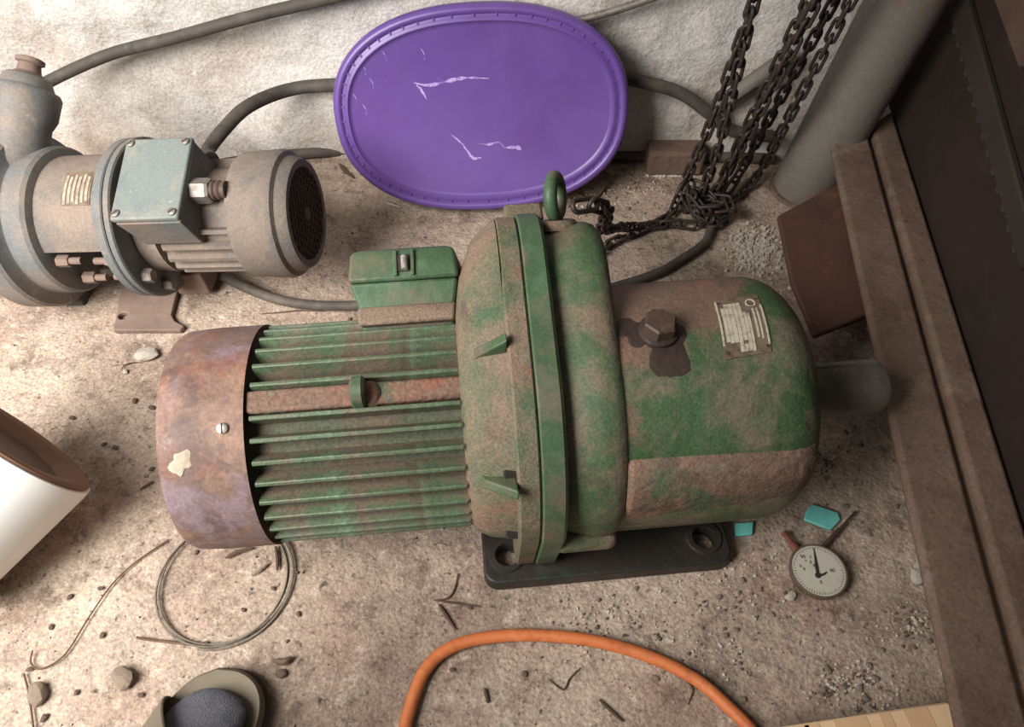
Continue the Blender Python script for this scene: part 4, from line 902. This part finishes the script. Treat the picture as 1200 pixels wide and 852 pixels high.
# ------------------------------------------------------------------ stones, crumbs, twigs
def stone_mesh(seed, flat=0.6):
    q = random.Random(seed); bm = bmesh.new(); bmesh.ops.create_icosphere(bm, subdivisions=2, radius=1)
    for v in bm.verts:
        d = 1 + 0.35 * noise.noise(v.co * 1.3 + Vector((seed * 3.1, 0, 0))); v.co *= d; v.co.z *= flat
    zmin = min(v.co.z for v in bm.verts)
    for v in bm.verts: v.co.z -= zmin
    me = bpy.data.meshes.new('stone'); bm.to_mesh(me); bm.free()
    for p in me.polygons: p.use_smooth = False
    return me
SM = {}
MARKS = [('left of the sandal', 130, 800), ('inside the wire coil', 265, 690), ('beside the tail of the wire coil', 120, 735), ('in the lower left corner', 40, 800), ('right of the sandal', 340, 800),
         ('between the white bucket and the rusty fan cover', 140, 520), ('below the grey bracket foot', 190, 440), ('below the white bucket', 80, 690), ('near the green terminal box', 420, 370),
         ('below the gearbox foot', 700, 735), ('inside the orange hose arch', 570, 800), ('right of the orange hose', 860, 770), ('beside the dial gauge', 940, 690), ('beside the plywood board', 1010, 800),
         ('along the steel frame', 1075, 740), ('below the output shaft', 975, 530), ('just above the dial gauge', 990, 596), ('in front of the purple lid', 735, 235), ('just below the purple lid', 460, 240), ('under the hose arch top', 640, 790), ('below the rusty fan cover', 300, 720)]
def near_mark(px, py): return min(MARKS, key=lambda m: (m[1] - px) ** 2 + (m[2] - py) ** 2)[0]
for mname in ('stone', 'stone_dark', 'lime'):
    SM[mname] = []
    for s in range(4):
        me = stone_mesh(s + len(mname), 0.55); me.materials.append(M[mname]); SM[mname].append(me)
def stone(px, py, wpx, m, name, label, cat, group=None, asp=0.75):
    p = at(px, py, 0); sc = wpx / 2 / (760 if wpx > 11 else 1050) * (p - CAM).length / 1.1
    o = bpy.data.objects.new(name, rnd.choice(SM[m])); COL.objects.link(o); o.location = (p.x, p.y, -0.001)
    o.scale = (sc, sc * asp, sc * 0.8); o.rotation_euler = (0, 0, rnd.uniform(0, 6.28)); tag(o, label, cat, group)
stone(147, 796, 24, 'stone', 'stone', 'rounded grey stone on the floor left of the sandal', 'stone')
stone(46, 814, 22, 'stone', 'stone', 'grey stone near the lower left corner of the floor', 'stone')
stone(173, 418, 22, 'lime', 'plaster_crumb', 'white plaster crumb below the grey bracket foot', 'crumb')
stone(147, 436, 9, 'lime', 'plaster_crumb', 'tiny white crumb beside the larger plaster crumb', 'crumb')
stone(1078, 664, 16, 'lime', 'plaster_chip', 'pale plaster chip near the frame, right of the dial gauge', 'chip')
stone(1074, 676, 18, 'lime', 'plaster_chip', 'flat plaster chip just below the other chip near the frame', 'chip')
stone(926, 700, 12, 'lime', 'plaster_chip', 'small pale chip below left of the dial gauge', 'chip')
for px, py, s in [(240, 755, 10), (82, 700, 9), (60, 735, 8), (152, 792, 8), (120, 745, 9), (35, 785, 9), (118, 690, 8), (90, 812, 8), (165, 815, 9), (52, 842, 11), (310, 820, 9), (330, 790, 12), (230, 648, 8), (320, 690, 8), (350, 720, 9), (285, 715, 8),
                  (135, 525, 9), (178, 550, 8), (122, 521, 8), (158, 470, 9), (178, 478, 10), (195, 452, 8), (85, 490, 9), (410, 375, 8), (550, 712, 9), (675, 742, 8), (700, 735, 8), (530, 785, 9), (615, 790, 10), (772, 748, 9)]:
    stone(px, py, s, 'stone_dark', 'crumb', 'small dark crumb on the floor ' + near_mark(px, py), 'crumb', 'dark crumbs scattered on the floor', 0.7)
for px, py, s in [(870, 680, 9), (905, 720, 8), (985, 740, 8), (975, 600, 9), (990, 594, 10), (1050, 594, 8), (1062, 730, 9), (1078, 732, 8), (1088, 752, 9), (1034, 762, 8), (1018, 780, 9), (1025, 795, 10), (1008, 808, 9), (1014, 818, 10), (988, 805, 9), (970, 786, 11), (965, 808, 9), (842, 700, 10), (850, 745, 10), (862, 738, 9), (870, 820, 10), (768, 795, 10), (745, 690, 8), (968, 560, 9), (955, 530, 10), (945, 545, 9), (935, 560, 8), (1008, 520, 9), (990, 505, 9), (930, 575, 8), (460, 240, 9), (740, 215, 10), (735, 245, 10), (720, 232, 8)]:
    stone(px, py, s, 'stone', 'pebble', 'small pale pebble on the floor ' + near_mark(px, py), 'pebble', 'pale pebbles scattered on the floor', 0.75)
# white lime rubble behind the gearbox (uncountable)
mb = MB(); q = random.Random(5)
def grit(mb, x, y, s, q):
    ph = q.uniform(0, 6.28); P = []
    for k in range(4): P.append(Vector((x + s * math.cos(ph + k * 1.57) * q.uniform(.7, 1.2), y + s * math.sin(ph + k * 1.57) * q.uniform(.7, 1.2), -0.001)))
    T = [v + Vector((q.uniform(-.2, .2) * s, q.uniform(-.2, .2) * s, s * q.uniform(.7, 1.3))) for v in P]
    T = [v.lerp(sum(T, Vector()) / 4, 0.35) for v in T]; mb.loft([P, T])
for i in range(420):
    px = q.gauss(884, 17); py = q.gauss(293, 13)
    if px < 848: continue
    p = at(px, py, 0); grit(mb, p.x, p.y, q.uniform(0.0015, 0.006), q)
tag(mb.build('lime_rubble', 'lime', None, 0), 'patch of white lime rubble behind the green gearbox end', 'rubble', kind='stuff')
mb = MB()
for i in range(60):
    px = q.gauss(778, 12); py = q.gauss(168, 4); p = at(px, py, 0); grit(mb, p.x, min(p.y, 1.29), q.uniform(0.002, 0.006), q)
tag(mb.build('plaster_rubble', 'lime', None, 0), 'small scatter of white plaster bits before the wall block', 'rubble', kind='stuff')
mb = MB(); mb2 = MB()
for i in range(2400):
    x = q.uniform(-1.1, 0.62); y = q.uniform(0.0, 1.3); s = min(0.004, 0.0009 * math.exp(q.gauss(0, 0.45)))
    grit(mb if q.random() < 0.72 else mb2, x, y, s, q)
for i in range(700):
    cx, cy, sp = q.choice([(1015, 805, 22), (1070, 735, 18), (960, 540, 18), (990, 800, 22), (700, 730, 30), (870, 690, 40), (740, 215, 22), (700, 240, 20), (830, 760, 40)])
    p = at(q.gauss(cx, sp), q.gauss(cy, sp * 0.7), 0); grit(mb2 if q.random() < 0.6 else mb, p.x, min(p.y, 1.3), q.uniform(0.0008, 0.0032), q)
tag(mb.build('dark_grit', 'stone_dark', None, 0), 'fine dark grit strewn all over the concrete floor', 'grit', kind='stuff')
tag(mb2.build('pale_grit', 'lime', None, 0), 'fine pale grit strewn all over the concrete floor', 'grit', kind='stuff')
def twig(px, r, label, m='twig'):
    P = catmull([at(x, y, r * 0.8) for x, y in px], 6); n = len(P); c = P[n // 2].copy(); c.z = 0
    rr = [r * 0.8 * (0.35 + 0.65 * math.sin(math.pi * (0.08 + 0.84 * i / (n - 1)))) * rnd.uniform(0.8, 1.15) for i in range(n)]
    o = MB().tube([p - c for p in P], rr, 6).build('twig', m, None, 40); o.location = c; tag(o, label, 'twig')
twig([(305, 368), (330, 366), (352, 364), (380, 365)], 0.0016, 'thin straight twig on the floor between the two motors')
twig([(508, 703), (535, 707), (563, 711)], 0.0022, 'straight twig below the left end of the gearbox foot')
twig([(537, 672), (532, 692), (524, 701), (512, 703)], 0.0018, 'bent twig standing up from the straight twig near the foot')
twig([(514, 708), (522, 720), (534, 738)], 0.003, 'flat brown splinter pointing down toward the orange hose')
twig([(264, 654), (278, 647), (296, 642)], 0.0045, 'brown wood splinter inside the wire coil')
twig([(323, 640), (325, 655), (325, 668)], 0.0035, 'dark splinter beneath the rusty fan cover edge')
twig([(294, 674), (304, 668), (314, 660)], 0.004, 'short grey splinter in the middle of the wire coil', 'stone')
twig([(320, 774), (332, 776), (342, 770)], 0.006, 'brown clod of dirt above the sandal', 'mud_dark')
twig([(164, 574), (172, 569), (180, 564)], 0.003, 'short dark splinter left of the rusty fan cover')
twig([(142, 434), (146, 428), (156, 425), (166, 425)], 0.0015, 'small curved dark twig under the plaster crumb')
twig([(643, 796), (660, 808), (668, 795), (680, 783)], 0.0015, 'thin forked twig under the orange hose arch')
twig([(702, 820), (715, 832), (730, 846)], 0.0028, 'dark splinter near the bottom inside the hose arch')
twig([(568, 806), (570, 815), (572, 824)], 0.003, 'small upright splinter inside the hose arch')
twig([(804, 798), (812, 808), (806, 826)], 0.0014, 'thin curled twig right of the hose arch top')
twig([(398, 192), (404, 200), (414, 208)], 0.0055, 'dark chip of wood left below the purple lid')
twig([(452, 238), (460, 240), (469, 243)], 0.003, 'pale splinter of wood below the purple lid', 'lime')
